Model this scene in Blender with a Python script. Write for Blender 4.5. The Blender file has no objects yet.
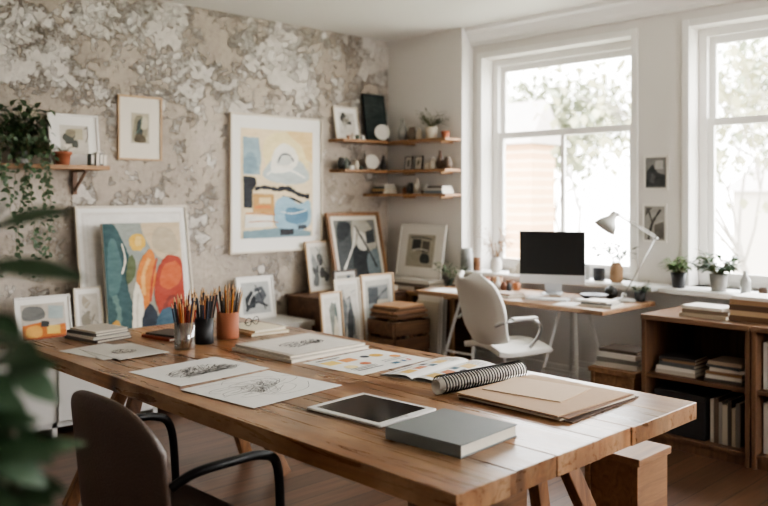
import bpy, math, random
from mathutils import Vector, Matrix
random.seed(7)
R=math.radians
scene=bpy.context.scene
COL=scene.collection
# ------------------------------------------------------------ materials
def lin(c):
    c=c/255.0
    return c/12.92 if c<=.04045 else ((c+.055)/1.055)**2.4
def rgb(t,k=1.0): return tuple(min(1,lin(x)*k) for x in t)+(1.0,)
MC={}
def nt(name):
    m=bpy.data.materials.new(name); m.use_nodes=True
    t=m.node_tree; b=t.nodes['Principled BSDF']
    return m,t,b
def mat(c,rough=.6,metal=0.0,var=.10,scale=9.0,bump=0.0,bscale=60.0,coat=0.0):
    key=(tuple(c),rough,metal,var,scale,bump,bscale,coat)
    if key in MC: return MC[key]
    m,t,b=nt('mat_%d'%len(MC)); N=t.nodes; L=t.links
    tc=N.new('ShaderNodeTexCoord'); n=N.new('ShaderNodeTexNoise'); n.inputs['Scale'].default_value=scale; n.inputs['Detail'].default_value=5
    L.new(tc.outputs['Object'],n.inputs['Vector'])
    mx=N.new('ShaderNodeMix'); mx.data_type='RGBA'
    mx.inputs['A'].default_value=rgb(c,1-var); mx.inputs['B'].default_value=rgb(c,1+var)
    L.new(n.outputs['Fac'],mx.inputs['Factor']); L.new(mx.outputs['Result'],b.inputs['Base Color'])
    b.inputs['Roughness'].default_value=rough; b.inputs['Metallic'].default_value=metal
    b.inputs['Coat Weight'].default_value=coat
    if bump:
        n2=N.new('ShaderNodeTexNoise'); n2.inputs['Scale'].default_value=bscale; n2.inputs['Detail'].default_value=4
        L.new(tc.outputs['Object'],n2.inputs['Vector'])
        bp=N.new('ShaderNodeBump'); bp.inputs['Strength'].default_value=bump; bp.inputs['Distance'].default_value=.01
        L.new(n2.outputs['Fac'],bp.inputs['Height']); L.new(bp.outputs['Normal'],b.inputs['Normal'])
    MC[key]=m; return m
def paint(c):
    """brushy paint: soft streaked value variation"""
    key=('paint',tuple(c))
    if key in MC: return MC[key]
    m,t,b=nt('paint_%d'%len(MC)); N=t.nodes; L=t.links
    tc=N.new('ShaderNodeTexCoord'); mp=N.new('ShaderNodeMapping'); mp.inputs['Rotation'].default_value=(0,.6,0); mp.inputs['Scale'].default_value=(7,7,16); L.new(tc.outputs['Object'],mp.inputs['Vector'])
    n=N.new('ShaderNodeTexNoise'); n.inputs['Scale'].default_value=1.6; n.inputs['Detail'].default_value=8; n.inputs['Roughness'].default_value=.65; L.new(mp.outputs['Vector'],n.inputs['Vector'])
    r=N.new('ShaderNodeValToRGB'); r.color_ramp.elements[0].position=.34; r.color_ramp.elements[1].position=.66
    r.color_ramp.elements[0].color=rgb(c,.84); hc=tuple(x+(214-x)*.12 for x in c); r.color_ramp.elements[1].color=rgb(hc)
    L.new(n.outputs['Fac'],r.inputs['Fac']); L.new(r.outputs['Color'],b.inputs['Base Color']); b.inputs['Roughness'].default_value=.8
    MC[key]=m; return m
def wood(c1,c2,axis='x',plank=0.0,rough=.45,grain=1.0,worn=None):
    key=('wood',tuple(c1),tuple(c2),axis,plank,rough,grain,worn)
    if key in MC: return MC[key]
    m,t,b=nt('wood_%d'%len(MC)); N=t.nodes; L=t.links
    tc=N.new('ShaderNodeTexCoord'); mp=N.new('ShaderNodeMapping')
    sc={'x':(1.2,14,14),'y':(14,1.2,14),'z':(14,14,1.2)}[axis]
    mp.inputs['Scale'].default_value=[s*grain for s in sc]
    vec=tc.outputs['Object']; wnv=None
    if plank:
        sp=N.new('ShaderNodeSeparateXYZ'); L.new(tc.outputs['Object'],sp.inputs['Vector'])
        d=N.new('ShaderNodeMath'); d.operation='DIVIDE'; d.inputs[1].default_value=plank
        L.new(sp.outputs['X' if axis=='y' else 'Y'],d.inputs[0])
        fl=N.new('ShaderNodeMath'); fl.operation='FLOOR'; L.new(d.outputs[0],fl.inputs[0])
        wn=N.new('ShaderNodeTexWhiteNoise'); wn.noise_dimensions='1D'; L.new(fl.outputs[0],wn.inputs['W']); wnv=wn.outputs['Value']
        va=N.new('ShaderNodeVectorMath'); va.operation='MULTIPLY_ADD'; L.new(wn.outputs['Color'],va.inputs[0]); va.inputs[1].default_value=(3,9,3); L.new(tc.outputs['Object'],va.inputs[2]); vec=va.outputs[0]
    L.new(vec,mp.inputs['Vector'])
    n=N.new('ShaderNodeTexNoise'); n.inputs['Scale'].default_value=1.6; n.inputs['Detail'].default_value=9; n.inputs['Roughness'].default_value=.64; n.inputs['Distortion'].default_value=1.1
    L.new(mp.outputs['Vector'],n.inputs['Vector'])
    r=N.new('ShaderNodeValToRGB'); r.color_ramp.elements[0].position=.34; r.color_ramp.elements[1].position=.66
    r.color_ramp.elements[0].color=rgb(c1); r.color_ramp.elements[1].color=rgb(c2)
    L.new(n.outputs['Fac'],r.inputs['Fac'])
    n3=N.new('ShaderNodeTexNoise'); n3.inputs['Scale'].default_value=2.3; n3.inputs['Detail'].default_value=3
    L.new(tc.outputs['Object'],n3.inputs['Vector'])
    col=r.outputs['Color']
    if worn:
        n4=N.new('ShaderNodeTexNoise'); n4.inputs['Scale'].default_value=3.1; n4.inputs['Detail'].default_value=9; n4.inputs['Roughness'].default_value=.7
        mp2=N.new('ShaderNodeMapping'); mp2.inputs['Scale'].default_value=(2.2,.6,1) if axis=='y' else (.6,2.2,1); L.new(vec,mp2.inputs['Vector']); L.new(mp2.outputs['Vector'],n4.inputs['Vector'])
        rw=N.new('ShaderNodeValToRGB'); rw.color_ramp.elements[0].position=.44; rw.color_ramp.elements[1].position=.62; rw.color_ramp.elements[1].color=(.75,.75,.75,1)
        L.new(n4.outputs['Fac'],rw.inputs['Fac'])
        mw=N.new('ShaderNodeMix'); mw.data_type='RGBA'; L.new(rw.outputs['Color'],mw.inputs['Factor']); L.new(col,mw.inputs['A']); mw.inputs['B'].default_value=rgb(worn); col=mw.outputs['Result']
        vo=N.new('ShaderNodeTexVoronoi'); vo.inputs['Scale'].default_value=3.4; mp3=N.new('ShaderNodeMapping'); mp3.inputs['Scale'].default_value=(1.3,.55,.2); L.new(vec,mp3.inputs['Vector']); L.new(mp3.outputs['Vector'],vo.inputs['Vector'])
        rk=N.new('ShaderNodeValToRGB'); rk.color_ramp.elements[0].position=.02; rk.color_ramp.elements[0].color=(.9,.9,.9,1); rk.color_ramp.elements[1].position=.12; rk.color_ramp.elements[1].color=(0,0,0,1)
        L.new(vo.outputs['Distance'],rk.inputs['Fac'])
        mk_=N.new('ShaderNodeMix'); mk_.data_type='RGBA'; L.new(rk.outputs['Color'],mk_.inputs['Factor']); L.new(col,mk_.inputs['A']); mk_.inputs['B'].default_value=rgb((60,38,24)); col=mk_.outputs['Result']
        n5=N.new('ShaderNodeTexNoise'); n5.inputs['Scale'].default_value=2.2; n5.inputs['Detail'].default_value=8; mp5=N.new('ShaderNodeMapping'); mp5.inputs['Location'].default_value=(7,3,1); mp5.inputs['Scale'].default_value=(1.6,.9,1); L.new(tc.outputs['Object'],mp5.inputs['Vector']); L.new(mp5.outputs['Vector'],n5.inputs['Vector'])
        r5=N.new('ShaderNodeValToRGB'); r5.color_ramp.elements[0].position=.36; r5.color_ramp.elements[0].color=(.6,.6,.6,1); r5.color_ramp.elements[1].position=.47; r5.color_ramp.elements[1].color=(0,0,0,1); L.new(n5.outputs['Fac'],r5.inputs['Fac'])
        m5=N.new('ShaderNodeMix'); m5.data_type='RGBA'; L.new(r5.outputs['Color'],m5.inputs['Factor']); L.new(col,m5.inputs['A']); m5.inputs['B'].default_value=rgb((92,60,38)); col=m5.outputs['Result']
    hs=N.new('ShaderNodeHueSaturation'); L.new(col,hs.inputs['Color'])
    mr=N.new('ShaderNodeMapRange'); mr.inputs['To Min'].default_value=.8; mr.inputs['To Max'].default_value=1.2
    L.new(n3.outputs['Fac'],mr.inputs['Value'])
    if plank:
        m2=N.new('ShaderNodeMapRange'); m2.inputs['To Min'].default_value=.72; m2.inputs['To Max'].default_value=1.24
        L.new(wnv,m2.inputs['Value'])
        mu=N.new('ShaderNodeMath'); mu.operation='MULTIPLY'; L.new(mr.outputs['Result'],mu.inputs[0]); L.new(m2.outputs['Result'],mu.inputs[1])
        L.new(mu.outputs[0],hs.inputs['Value'])
    else: L.new(mr.outputs['Result'],hs.inputs['Value'])
    L.new(hs.outputs['Color'],b.inputs['Base Color'])
    rr=N.new('ShaderNodeMapRange'); rr.inputs['To Min'].default_value=rough-.08; rr.inputs['To Max'].default_value=rough+.12
    L.new(n.outputs['Fac'],rr.inputs['Value']); L.new(rr.outputs['Result'],b.inputs['Roughness'])
    bp=N.new('ShaderNodeBump'); bp.inputs['Strength'].default_value=.12; bp.inputs['Distance'].default_value=.004
    L.new(n.outputs['Fac'],bp.inputs['Height']); L.new(bp.outputs['Normal'],b.inputs['Normal'])
    MC[key]=m; return m
def plaster():
    m,t,b=nt('distressed_plaster'); N=t.nodes; L=t.links
    tc=N.new('ShaderNodeTexCoord')
    def noi(s,d,dist=0,ro=.55,off=0):
        n=N.new('ShaderNodeTexNoise'); n.inputs['Scale'].default_value=s; n.inputs['Detail'].default_value=d
        n.inputs['Distortion'].default_value=dist; n.inputs['Roughness'].default_value=ro
        if off:
            mp=N.new('ShaderNodeMapping'); mp.inputs['Location'].default_value=(off,off*2,off*.7); L.new(tc.outputs['Object'],mp.inputs['Vector']); L.new(mp.outputs['Vector'],n.inputs['Vector'])
        else: L.new(tc.outputs['Object'],n.inputs['Vector'])
        return n
    def ramp(src,stops):
        r=N.new('ShaderNodeValToRGB'); cr=r.color_ramp
        while len(cr.elements)<len(stops): cr.elements.new(.5)
        for e,(p,c) in zip(cr.elements,stops): e.position=p; e.color=c
        L.new(src,r.inputs['Fac']); return r
    def mix(f,a,bb,mode='MIX'):
        x=N.new('ShaderNodeMix'); x.data_type='RGBA'; x.blend_type=mode
        if isinstance(f,float): x.inputs['Factor'].default_value=f
        else: L.new(f,x.inputs['Factor'])
        for s,v in (('A',a),('B',bb)):
            if isinstance(v,tuple): x.inputs[s].default_value=v
            else: L.new(v,x.inputs[s])
        return x.outputs['Result']
    def math_(op,a,bv):
        x=N.new('ShaderNodeMath'); x.operation=op
        for i,v in enumerate((a,bv)):
            if isinstance(v,(int,float)): x.inputs[i].default_value=v
            else: L.new(v,x.inputs[i])
        return x.outputs[0]
    K=(0,0,0,1)
    def gv(v): return (v,v,v,1)
    sp=N.new('ShaderNodeSeparateXYZ'); L.new(tc.outputs['Object'],sp.inputs[0])
    hi=N.new('ShaderNodeMapRange'); hi.inputs['From Min'].default_value=1.4; hi.inputs['From Max'].default_value=2.8; hi.inputs['To Min'].default_value=-.04; hi.inputs['To Max'].default_value=.035; L.new(sp.outputs['Z'],hi.inputs['Value'])
    big=noi(.8,7,0,.6); base=ramp(big.outputs['Fac'],[(.34,rgb((160,150,139))),(.5,rgb((182,170,156))),(.66,rgb((200,191,181)))])
    pt=noi(1.9,15,.05,.76); ptv=math_('ADD',pt.outputs['Fac'],hi.outputs['Result'])
    pm=ramp(ptv,[(.51,K),(.54,gv(.72))])
    c=mix(pm.outputs['Color'],base.outputs['Color'],rgb((215,209,201)))
    p2=noi(3.1,15,.05,.78,4.1); pm2=ramp(p2.outputs['Fac'],[(.38,gv(.6)),(.43,K)])
    c=mix(pm2.outputs['Color'],c,rgb((145,131,117)))
    p3=noi(8.5,14,.0,.74,9.3); p3v=math_('ADD',p3.outputs['Fac'],hi.outputs['Result']); pm3=ramp(p3v,[(.56,K),(.585,gv(.68))]); c=mix(pm3.outputs['Color'],c,rgb((224,219,211)))
    p4=noi(13,14,.0,.74,13.7); pm4=ramp(p4.outputs['Fac'],[(.36,gv(.42)),(.39,K)]); c=mix(pm4.outputs['Color'],c,rgb((130,115,101)))
    ed=ramp(ptv,[(.492,K),(.512,gv(.36)),(.528,K)]); c=mix(ed.outputs['Color'],c,rgb((130,115,100)))
    sm=noi(26,9,.3,.65); s2=ramp(sm.outputs['Fac'],[(.35,(.89,.885,.88,1)),(.65,(1.04,1.04,1.04,1))])
    c=mix(1.0,c,s2.outputs['Color'],'MULTIPLY')
    L.new(c,b.inputs['Base Color']); b.inputs['Roughness'].default_value=.85
    h=math_('ADD',pm.outputs['Color'],math_('MULTIPLY',sm.outputs['Fac'],.4)); h=math_('ADD',h,math_('MULTIPLY',pm3.outputs['Color'],.7)); h=math_('SUBTRACT',h,math_('MULTIPLY',pm2.outputs['Color'],.5))
    bp=N.new('ShaderNodeBump'); bp.inputs['Strength'].default_value=.95; bp.inputs['Distance'].default_value=.02
    L.new(h,bp.inputs['Height']); L.new(bp.outputs['Normal'],b.inputs['Normal'])
    return m
def floor_mat():
    m,t,b=nt('floorboards'); N=t.nodes; L=t.links
    tc=N.new('ShaderNodeTexCoord'); mp=N.new('ShaderNodeMapping'); L.new(tc.outputs['Object'],mp.inputs['Vector'])
    br=N.new('ShaderNodeTexBrick'); br.inputs['Scale'].default_value=1.0; br.inputs['Brick Width'].default_value=1.7; br.inputs['Row Height'].default_value=.14
    br.inputs['Mortar Size'].default_value=.003; br.offset=.37
    br.inputs['Color1'].default_value=rgb((84,60,46)); br.inputs['Color2'].default_value=rgb((114,84,64)); br.inputs['Mortar'].default_value=rgb((32,22,16))
    L.new(mp.outputs['Vector'],br.inputs['Vector'])
    m2=N.new('ShaderNodeMapping'); m2.inputs['Scale'].default_value=(1.2,16,1); L.new(tc.outputs['Object'],m2.inputs['Vector'])
    n=N.new('ShaderNodeTexNoise'); n.inputs['Scale'].default_value=2; n.inputs['Detail'].default_value=8; n.inputs['Distortion'].default_value=.7; L.new(m2.outputs['Vector'],n.inputs['Vector'])
    r=N.new('ShaderNodeValToRGB'); r.color_ramp.elements[0].position=.3; r.color_ramp.elements[1].position=.7
    r.color_ramp.elements[0].color=(.6,.58,.56,1); r.color_ramp.elements[1].color=(1.1,1.1,1.1,1); L.new(n.outputs['Fac'],r.inputs['Fac'])
    x=N.new('ShaderNodeMix'); x.data_type='RGBA'; x.blend_type='MULTIPLY'; x.inputs['Factor'].default_value=1
    L.new(br.outputs['Color'],x.inputs['A']); L.new(r.outputs['Color'],x.inputs['B']); L.new(x.outputs['Result'],b.inputs['Base Color'])
    b.inputs['Roughness'].default_value=.34
    bp=N.new('ShaderNodeBump'); bp.inputs['Strength'].default_value=.2; bp.inputs['Distance'].default_value=.004; L.new(br.outputs['Fac'],bp.inputs['Height']); bp.invert=True
    L.new(bp.outputs['Normal'],b.inputs['Normal'])
    return m
def glass_mat(name='pane_glass',lo=.02,hi=.07,tint=(1,1,1,1)):
    m=bpy.data.materials.new(name); m.use_nodes=True; t=m.node_tree; t.nodes.clear()
    o=t.nodes.new('ShaderNodeOutputMaterial'); a=t.nodes.new('ShaderNodeBsdfTransparent'); a.inputs[0].default_value=tint; g=t.nodes.new('ShaderNodeBsdfGlossy'); g.inputs['Roughness'].default_value=.03
    x=t.nodes.new('ShaderNodeMixShader')
    n=t.nodes.new('ShaderNodeTexNoise'); n.inputs['Scale'].default_value=2; mr=t.nodes.new('ShaderNodeMapRange'); mr.inputs['To Min'].default_value=lo; mr.inputs['To Max'].default_value=hi
    t.links.new(n.outputs['Fac'],mr.inputs['Value']); t.links.new(mr.outputs['Result'],x.inputs[0])
    t.links.new(a.outputs[0],x.inputs[1]); t.links.new(g.outputs[0],x.inputs[2]); t.links.new(x.outputs[0],o.inputs[0]); return m
# ------------------------------------------------------------ mesh builder
class G:
    def __init__(s): s.v=[]; s.f=[]; s.m=[]; s.s=[]
    def add(s,vs,fs,mi=0,sm=False,M=None):
        o=len(s.v)
        for p in vs:
            p=Vector(p)
            if M is not None: p=M@p
            s.v.append(tuple(p))
        for f in fs: s.f.append([i+o for i in f]); s.m.append(mi); s.s.append(sm)
        return s
    def box(s,x0,x1,y0,y1,z0,z1,mi=0,M=None):
        vs=[(x0,y0,z0),(x1,y0,z0),(x1,y1,z0),(x0,y1,z0),(x0,y0,z1),(x1,y0,z1),(x1,y1,z1),(x0,y1,z1)]
        return s.add(vs,[(0,3,2,1),(4,5,6,7),(0,1,5,4),(1,2,6,5),(2,3,7,6),(3,0,4,7)],mi,False,M)
    def beam(s,p0,p1,w,d,mi=0,up=(0,0,1)):
        p0=Vector(p0);p1=Vector(p1); a=(p1-p0); L=a.length; a.normalize()
        u=Vector(up); 
        if abs(a.dot(u))>.98: u=Vector((1,0,0))
        b=a.cross(u).normalized(); c=b.cross(a)
        M=Matrix((( b.x,c.x,a.x,p0.x),(b.y,c.y,a.y,p0.y),(b.z,c.z,a.z,p0.z),(0,0,0,1)))
        return s.box(-w/2,w/2,-d/2,d/2,0,L,mi,M)
    def tube(s,pts,r,n=10,mi=0,closed=False,cap=True):
        pts=[Vector(p) for p in pts]; k=len(pts); rs=r if isinstance(r,(list,tuple)) else [r]*k
        vs=[];fs=[]; prev=None
        for i,p in enumerate(pts):
            if closed: a=pts[(i+1)%k]-pts[i-1]
            else: a=pts[min(i+1,k-1)]-pts[max(i-1,0)]
            if a.length<1e-9: a=Vector((0,0,1))
            a.normalize()
            if prev is None:
                u=Vector((0,0,1)) if abs(a.z)<.9 else Vector((1,0,0)); b=a.cross(u).normalized()
            else:
                b=(prev-a*prev.dot(a)); b=b.normalized() if b.length>1e-6 else a.orthogonal().normalized()
            prev=b; c=a.cross(b)
            for j in range(n):
                t=2*math.pi*j/n; vs.append(p+(b*math.cos(t)+c*math.sin(t))*rs[i])
        m=k if closed else k-1
        for i in range(m):
            for j in range(n):
                i2=(i+1)%k; fs.append((i*n+j,i*n+(j+1)%n,i2*n+(j+1)%n,i2*n+j))
        if cap and not closed:
            fs.append(tuple(range(n))[::-1]); fs.append(tuple((k-1)*n+j for j in range(n)))
        return s.add(vs,fs,mi,True)
    def lathe(s,prof,n=24,mi=0,c=(0,0,0),M=None):
        vs=[];k=len(prof)
        for r,z in prof:
            for j in range(n):
                t=2*math.pi*j/n; vs.append((c[0]+r*math.cos(t),c[1]+r*math.sin(t),c[2]+z))
        o=len(s.v); s.add(vs,[],0,True,M)
        for i in range(k-1):
            for j in range(n):
                s.f.append([o+i*n+j,o+i*n+(j+1)%n,o+(i+1)*n+(j+1)%n,o+(i+1)*n+j]); s.m.append(mi); s.s.append(True)
        for idx,fl in ((0,True),(k-1,False)):
            if prof[idx][0]>1e-5:
                f=[o+idx*n+j for j in range(n)]
                s.f.append(f[::-1] if fl else f); s.m.append(mi); s.s.append(False)
        return s
    def leaf(s,base,d,up,L,W,mi=0,seg=6,droop=.3,fold=.25):
        base=Vector(base); d=Vector(d).normalized(); up=Vector(up); side=d.cross(up)
        if side.length<1e-4: side=d.orthogonal()
        side.normalize(); up=side.cross(d).normalized(); vs=[];fs=[]
        for i in range(seg+1):
            t=i/seg; w=W*.5*(math.sin(math.pi*min(1,t*.93+.05))**.8)*(1-.25*t)
            if i==seg: w=W*.01
            c=base+d*(L*t)-up*(droop*L*t*t)
            vs+= [c-side*w+up*(fold*w),c,c+side*w+up*(fold*w)]
        for i in range(seg):
            a=i*3; fs+=[(a,a+1,a+4,a+3),(a+1,a+2,a+5,a+4)]
        return s.add(vs,fs,mi,True)
def mk(name,g,mats,parent=None,loc=(0,0,0),rot=(0,0,0),bevel=0,seg=2,label=None,cat=None,group=None,kind=None,solid=0):
    me=bpy.data.meshes.new(name); me.from_pydata(g.v,[],g.f); me.update()
    if not isinstance(mats,(list,tuple)): mats=[mats]
    for m in mats: me.materials.append(m)
    me.polygons.foreach_set('material_index',g.m); me.polygons.foreach_set('use_smooth',g.s)
    o=bpy.data.objects.new(name,me); COL.objects.link(o); o.location=loc; o.rotation_euler=rot
    if parent: o.parent=parent
    if solid:
        q=o.modifiers.new('s','SOLIDIFY'); q.thickness=solid; q.offset=0
    if bevel:
        q=o.modifiers.new('b','BEVEL'); q.width=bevel; q.segments=seg; q.limit_method='ANGLE'; q.angle_limit=R(40)
    tag(o,label,cat,group,kind); return o
def tag(o,label=None,cat=None,group=None,kind=None):
    if label: o['label']=label
    if cat: o['category']=cat
    if group: o['group']=group
    if kind: o['kind']=kind
    return o
def emp(name,label,cat,loc=(0,0,0),rot=(0,0,0),group=None):
    o=bpy.data.objects.new(name,None); o.empty_display_size=.05; COL.objects.link(o); o.location=loc; o.rotation_euler=rot
    return tag(o,label,cat,group)
def spl(pts,closed=True,n=6):
    P=[Vector(p) for p in pts]; k=len(P); out=[]
    rng=range(k) if closed else range(k-1)
    for i in rng:
        if closed: p0,p1,p2,p3=P[i-1],P[i],P[(i+1)%k],P[(i+2)%k]
        else: p0,p1,p2,p3=P[max(i-1,0)],P[i],P[i+1],P[min(i+2,k-1)]
        for j in range(n):
            t=j/n; out.append(.5*((2*p1)+(p2-p0)*t+(2*p0-5*p1+4*p2-p3)*t*t+(3*p1-p0-3*p2+p3)*t**3))
    if not closed: out.append(P[-1])
    return out
# ------------------------------------------------------------ artwork
AR=random.Random(99)
def ragged(P,amp):
    out=[]; k=len(P)
    for i in range(k):
        a=P[i]; b=P[(i+1)%k]; d=math.hypot(b[0]-a[0],b[1]-a[1]); n=max(1,int(d/.018))
        for j in range(n):
            t=j/n; out.append((a[0]+(b[0]-a[0])*t+AR.uniform(-amp,amp),a[1]+(b[1]-a[1])*t+AR.uniform(-amp,amp)))
    return out
def art(W,H,shapes,bg,g=None,mats=None,y=0.0,x0=None,z0=0.0,rough=.004,flat=False):
    g=g or G(); mats=mats if mats is not None else []
    x0=-W/2 if x0 is None else x0
    def mi(c):
        m=mat(c,.75,0,.08,22) if flat else paint(c)
        if m not in mats: mats.append(m)
        return mats.index(m)
    g.add([(x0,y,z0),(x0+W,y,z0),(x0+W,y,z0+H),(x0,y,z0+H)],[(0,1,2,3)],mi(bg))
    e=y; st=.00025 if len(shapes)<45 else .00001
    for sh in shapes:
        c,k,pts=sh[:3]; e-=st
        if k=='l':
            w=sh[3]; P=spl([(a,b,0) for a,b in pts],False,5 if len(shapes)>45 else 8); P=[Vector((x0+max(.01,min(.99,p.x))*W,z0+max(.01,min(.99,p.y))*H,0)) for p in P]
            vs=[];fs=[]
            for i,p in enumerate(P):
                a=(P[min(i+1,len(P)-1)]-P[max(i-1,0)]); a=a.normalized() if a.length>1e-9 else Vector((1,0,0)); nn=Vector((-a.y,a.x,0))*w/2*(AR.uniform(.6,1.2) if not flat else 1)
                vs+=[(p.x+nn.x,e,p.y+nn.y),(p.x-nn.x,e,p.y-nn.y)]
            for i in range(len(P)-1): fs.append((2*i,2*i+1,2*i+3,2*i+2))
            g.add(vs,fs,mi(c))
        else:
            if k=='c':
                cx,cy,r=pts; rx=r; ry=r*W/H; P=[(cx+rx*math.cos(t*math.pi/16),cy+ry*math.sin(t*math.pi/16)) for t in range(32)]
            elif k=='s': P=[(p.x,p.y) for p in spl([(a,b,0) for a,b in pts])]
            elif k=='r': a,b,c2,d=pts; P=[(a,b),(c2,b),(c2,d),(a,d)]
            else: P=pts
            if not flat: P=ragged(P,rough)
            g.add([(x0+max(0,min(1,a))*W,e,z0+max(0,min(1,b))*H) for a,b in P],[tuple(range(len(P)))],mi(c))
    return g,mats
def abst(seed,pal,n=7,lines=4,lw=.006):
    r=random.Random(seed); out=[]
    for i in range(n):
        cx,cy=r.uniform(.2,.8),r.uniform(.2,.8); k=r.choice('sspr'); c=r.choice(pal)
        if k=='r': a,b=r.uniform(.08,.22),r.uniform(.06,.2); out.append((c,'r',(cx-a,cy-b,cx+a,cy+b)))
        else:
            a0=r.uniform(0,6); m=6; P=[]
            for j in range(m):
                q=r.uniform(.10,.27); P.append((cx+q*math.cos(a0+j*6.283/m),cy+q*math.sin(a0+j*6.283/m)))
            out.append((c,k,P))
    for i in range(lines):
        x,y=r.random(),r.random(); out.append((r.choice(pal),'l',[(x,y),(x+r.uniform(-.3,.3),y+r.uniform(-.3,.3)),(r.random(),r.random())],lw))
    return out
OFF=(224,216,205)
def picture(label,W,H,fw,fd,fm,border,shapes,bg,loc,rz=0,lean=0,group=None,mount=(230,226,219),name='framed_picture',cat='picture'):
    o=emp(name,label,cat,loc,(-lean,0,rz),group)
    g=G()
    a,b=W/2,W/2-fw
    Vo=[(-a,0),(a,0),(a,H),(-a,H)]; Vi=[(-b,fw),(b,fw),(b,H-fw),(-b,H-fw)]
    vs=[(x,0,z) for x,z in Vo]+[(x,-fd,z) for x,z in Vo]+[(x,0,z) for x,z in Vi]+[(x,-fd,z) for x,z in Vi]; fs=[]
    for i in range(4):
        j=(i+1)%4; fs+=[(i,j,4+j,4+i),(4+i,4+j,12+j,12+i),(12+i,12+j,8+j,8+i),(8+i,8+j,j,i)]
    g.add(vs,fs); mk('frame',g,fm,o,bevel=.0015)
    g=G(); g.box(-W/2+fw,W/2-fw,-fd*.55,-.002,fw,H-fw)
    mk('mount',g,mat(mount,.8,0,.03),o)
    bw=border if isinstance(border,(tuple,list)) else (border,border)
    aw=W-2*fw-2*bw[0]; ah=H-2*fw-2*bw[1]
    g,ms=art(aw,ah,shapes,bg,y=-fd*.55-.0008,z0=fw+bw[1]); mk('artwork',g,ms,o)
    return o
# ------------------------------------------------------------ room shell
XW=5.356; XP=5.207; YL=5.335; HC=2.85; YP=4.452
white=mat((222,218,213),.8,0,.03,2,.05,30); trimw=mat((233,231,227),.45,0,.02,3)
g=G(); g.box(-1.6,XW+.4,-2.2,YL+.1,-.1,0); mk('floor',g,floor_mat(),kind='structure',label='dark brown wooden floorboards with a soft sheen')
g=G(); g.box(-1.6,XW+.4,-2.2,YL+.1,HC,HC+.1); mk('ceiling',g,mat((227,224,219),.9,0,.02,1.5),kind='structure',label='plain white painted ceiling')
g=G(); g.box(-1.6,XW+.4,YL,YL+.12,0,HC); mk('wall_left',g,plaster(),kind='structure',label='distressed peeling grey beige plaster wall')
g=G(); g.box(XP,XW+.3,YP,YL,0,HC); mk('wall_corner',g,white,kind='structure',label='white painted chimney breast wall')
def holed(axis_y,x0,x1,a0,a1,holes):
    g=G(); prev=a0
    def bx(a,b,z0,z1):
        if b-a<1e-4: return
        if axis_y: g.box(x0,x1,a,b,z0,z1)
        else: g.box(a,b,x0,x1,z0,z1)
    for h0,h1,z0,z1 in sorted(holes):
        bx(prev,h0,0,HC); bx(h0,h1,0,z0); bx(h0,h1,z1,HC); prev=h1
    bx(prev,a1,0,HC); return g
W1=(2.987,4.352); W2=(1.19,2.555); ZS=.84; ZT=2.595
mk('wall_back',holed(True,XW,XW+.3,-2.2,YP,[(W1[0],W1[1],ZS,ZT),(W2[0],W2[1],ZS,ZT),(-.65,.75,ZS,ZT)]),white,kind='structure',label='white painted wall with tall sash windows')
mk('wall_right',holed(False,-2.1,-1.8,-1.6,XW,[(2.6,4.2,.8,2.6)]),white,kind='structure',label='white painted wall with a window')  # out-of-view opening, added so sky light fills the room from the side
g=G(); g.box(-1.6,-1.5,-1.8,YL,0,HC); mk('wall_front',g,white,kind='structure',label='white painted wall')
glass=glass_mat()
def sash(name,y0,y1,z0,z1,x,rail,mull,M=None,label='white painted sash window with clear panes'):
    g=G(); d=.09; w=.055
    g.box(x,x+d,y0,y0+w,z0,z1,0,M); g.box(x,x+d,y1-w,y1,z0,z1,0,M); g.box(x,x+d,y0+w,y1-w,z1-w,z1,0,M); g.box(x,x+d,y0+w,y1-w,z0,z0+.04,0,M)
    a,b=y0+w,y1-w; s=.045
    for (p,q,xx,mu) in ((rail-.02,z1-w,x+.045,False),(z0+.04,rail+.03,x+.012,mull)):
        g.box(xx,xx+.035,a,a+s,p,q,0,M); g.box(xx,xx+.035,b-s,b,p,q,0,M); g.box(xx,xx+.035,a+s,b-s,p,p+.05,0,M); g.box(xx,xx+.035,a+s,b-s,q-.05,q,0,M)
        if mu: g.box(xx+.004,xx+.03,(a+b)/2-.018,(a+b)/2+.018,p+.05,q-.05,0,M)
        g.box(xx+.015,xx+.019,a+s,b-s,p+.05,q-.05,1,M)
    mk(name,g,[trimw,glass],kind='structure',label=label,bevel=.003)
sash('window_1',W1[0]+.002,W1[1]-.002,ZS,ZT,XW+.13,1.95,True)
sash('window_2',W2[0]+.002,W2[1]-.002,ZS,ZT,XW+.13,1.95,True)
sash('window_3',-.65,.75,ZS,ZT,XW+.13,1.95,True)
RM=Matrix.Rotation(R(-90),4,'Z')
sash('window_4',2.6,4.2,.8,2.6,1.93,1.95,True,RM)  # unseen window added in the side wall to let in fill light
for i,(a,b) in enumerate((W1,W2)):
    g=G(); w=.05
    g.box(XW-.018,XW,a-w,a,ZS,ZT+w); g.box(XW-.018,XW,b,b+w,ZS,ZT+w); g.box(XW-.018,XW,a,b,ZT,ZT+w)
    mk('trim_%d'%(i+1),g,trimw,kind='structure',bevel=.004,label='white painted window architrave')
g=G(); g.box(XW-.26,XW+.13,2.70,YP-.003,ZS-.035,ZS); mk('trim_3',g,trimw,kind='structure',bevel=.006,label='deep white painted window sill')
g=G(); g.box(XW-.26,XW+.13,.95,2.66,ZS-.035,ZS); mk('trim_4',g,trimw,kind='structure',bevel=.006,label='deep white painted window sill')
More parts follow.
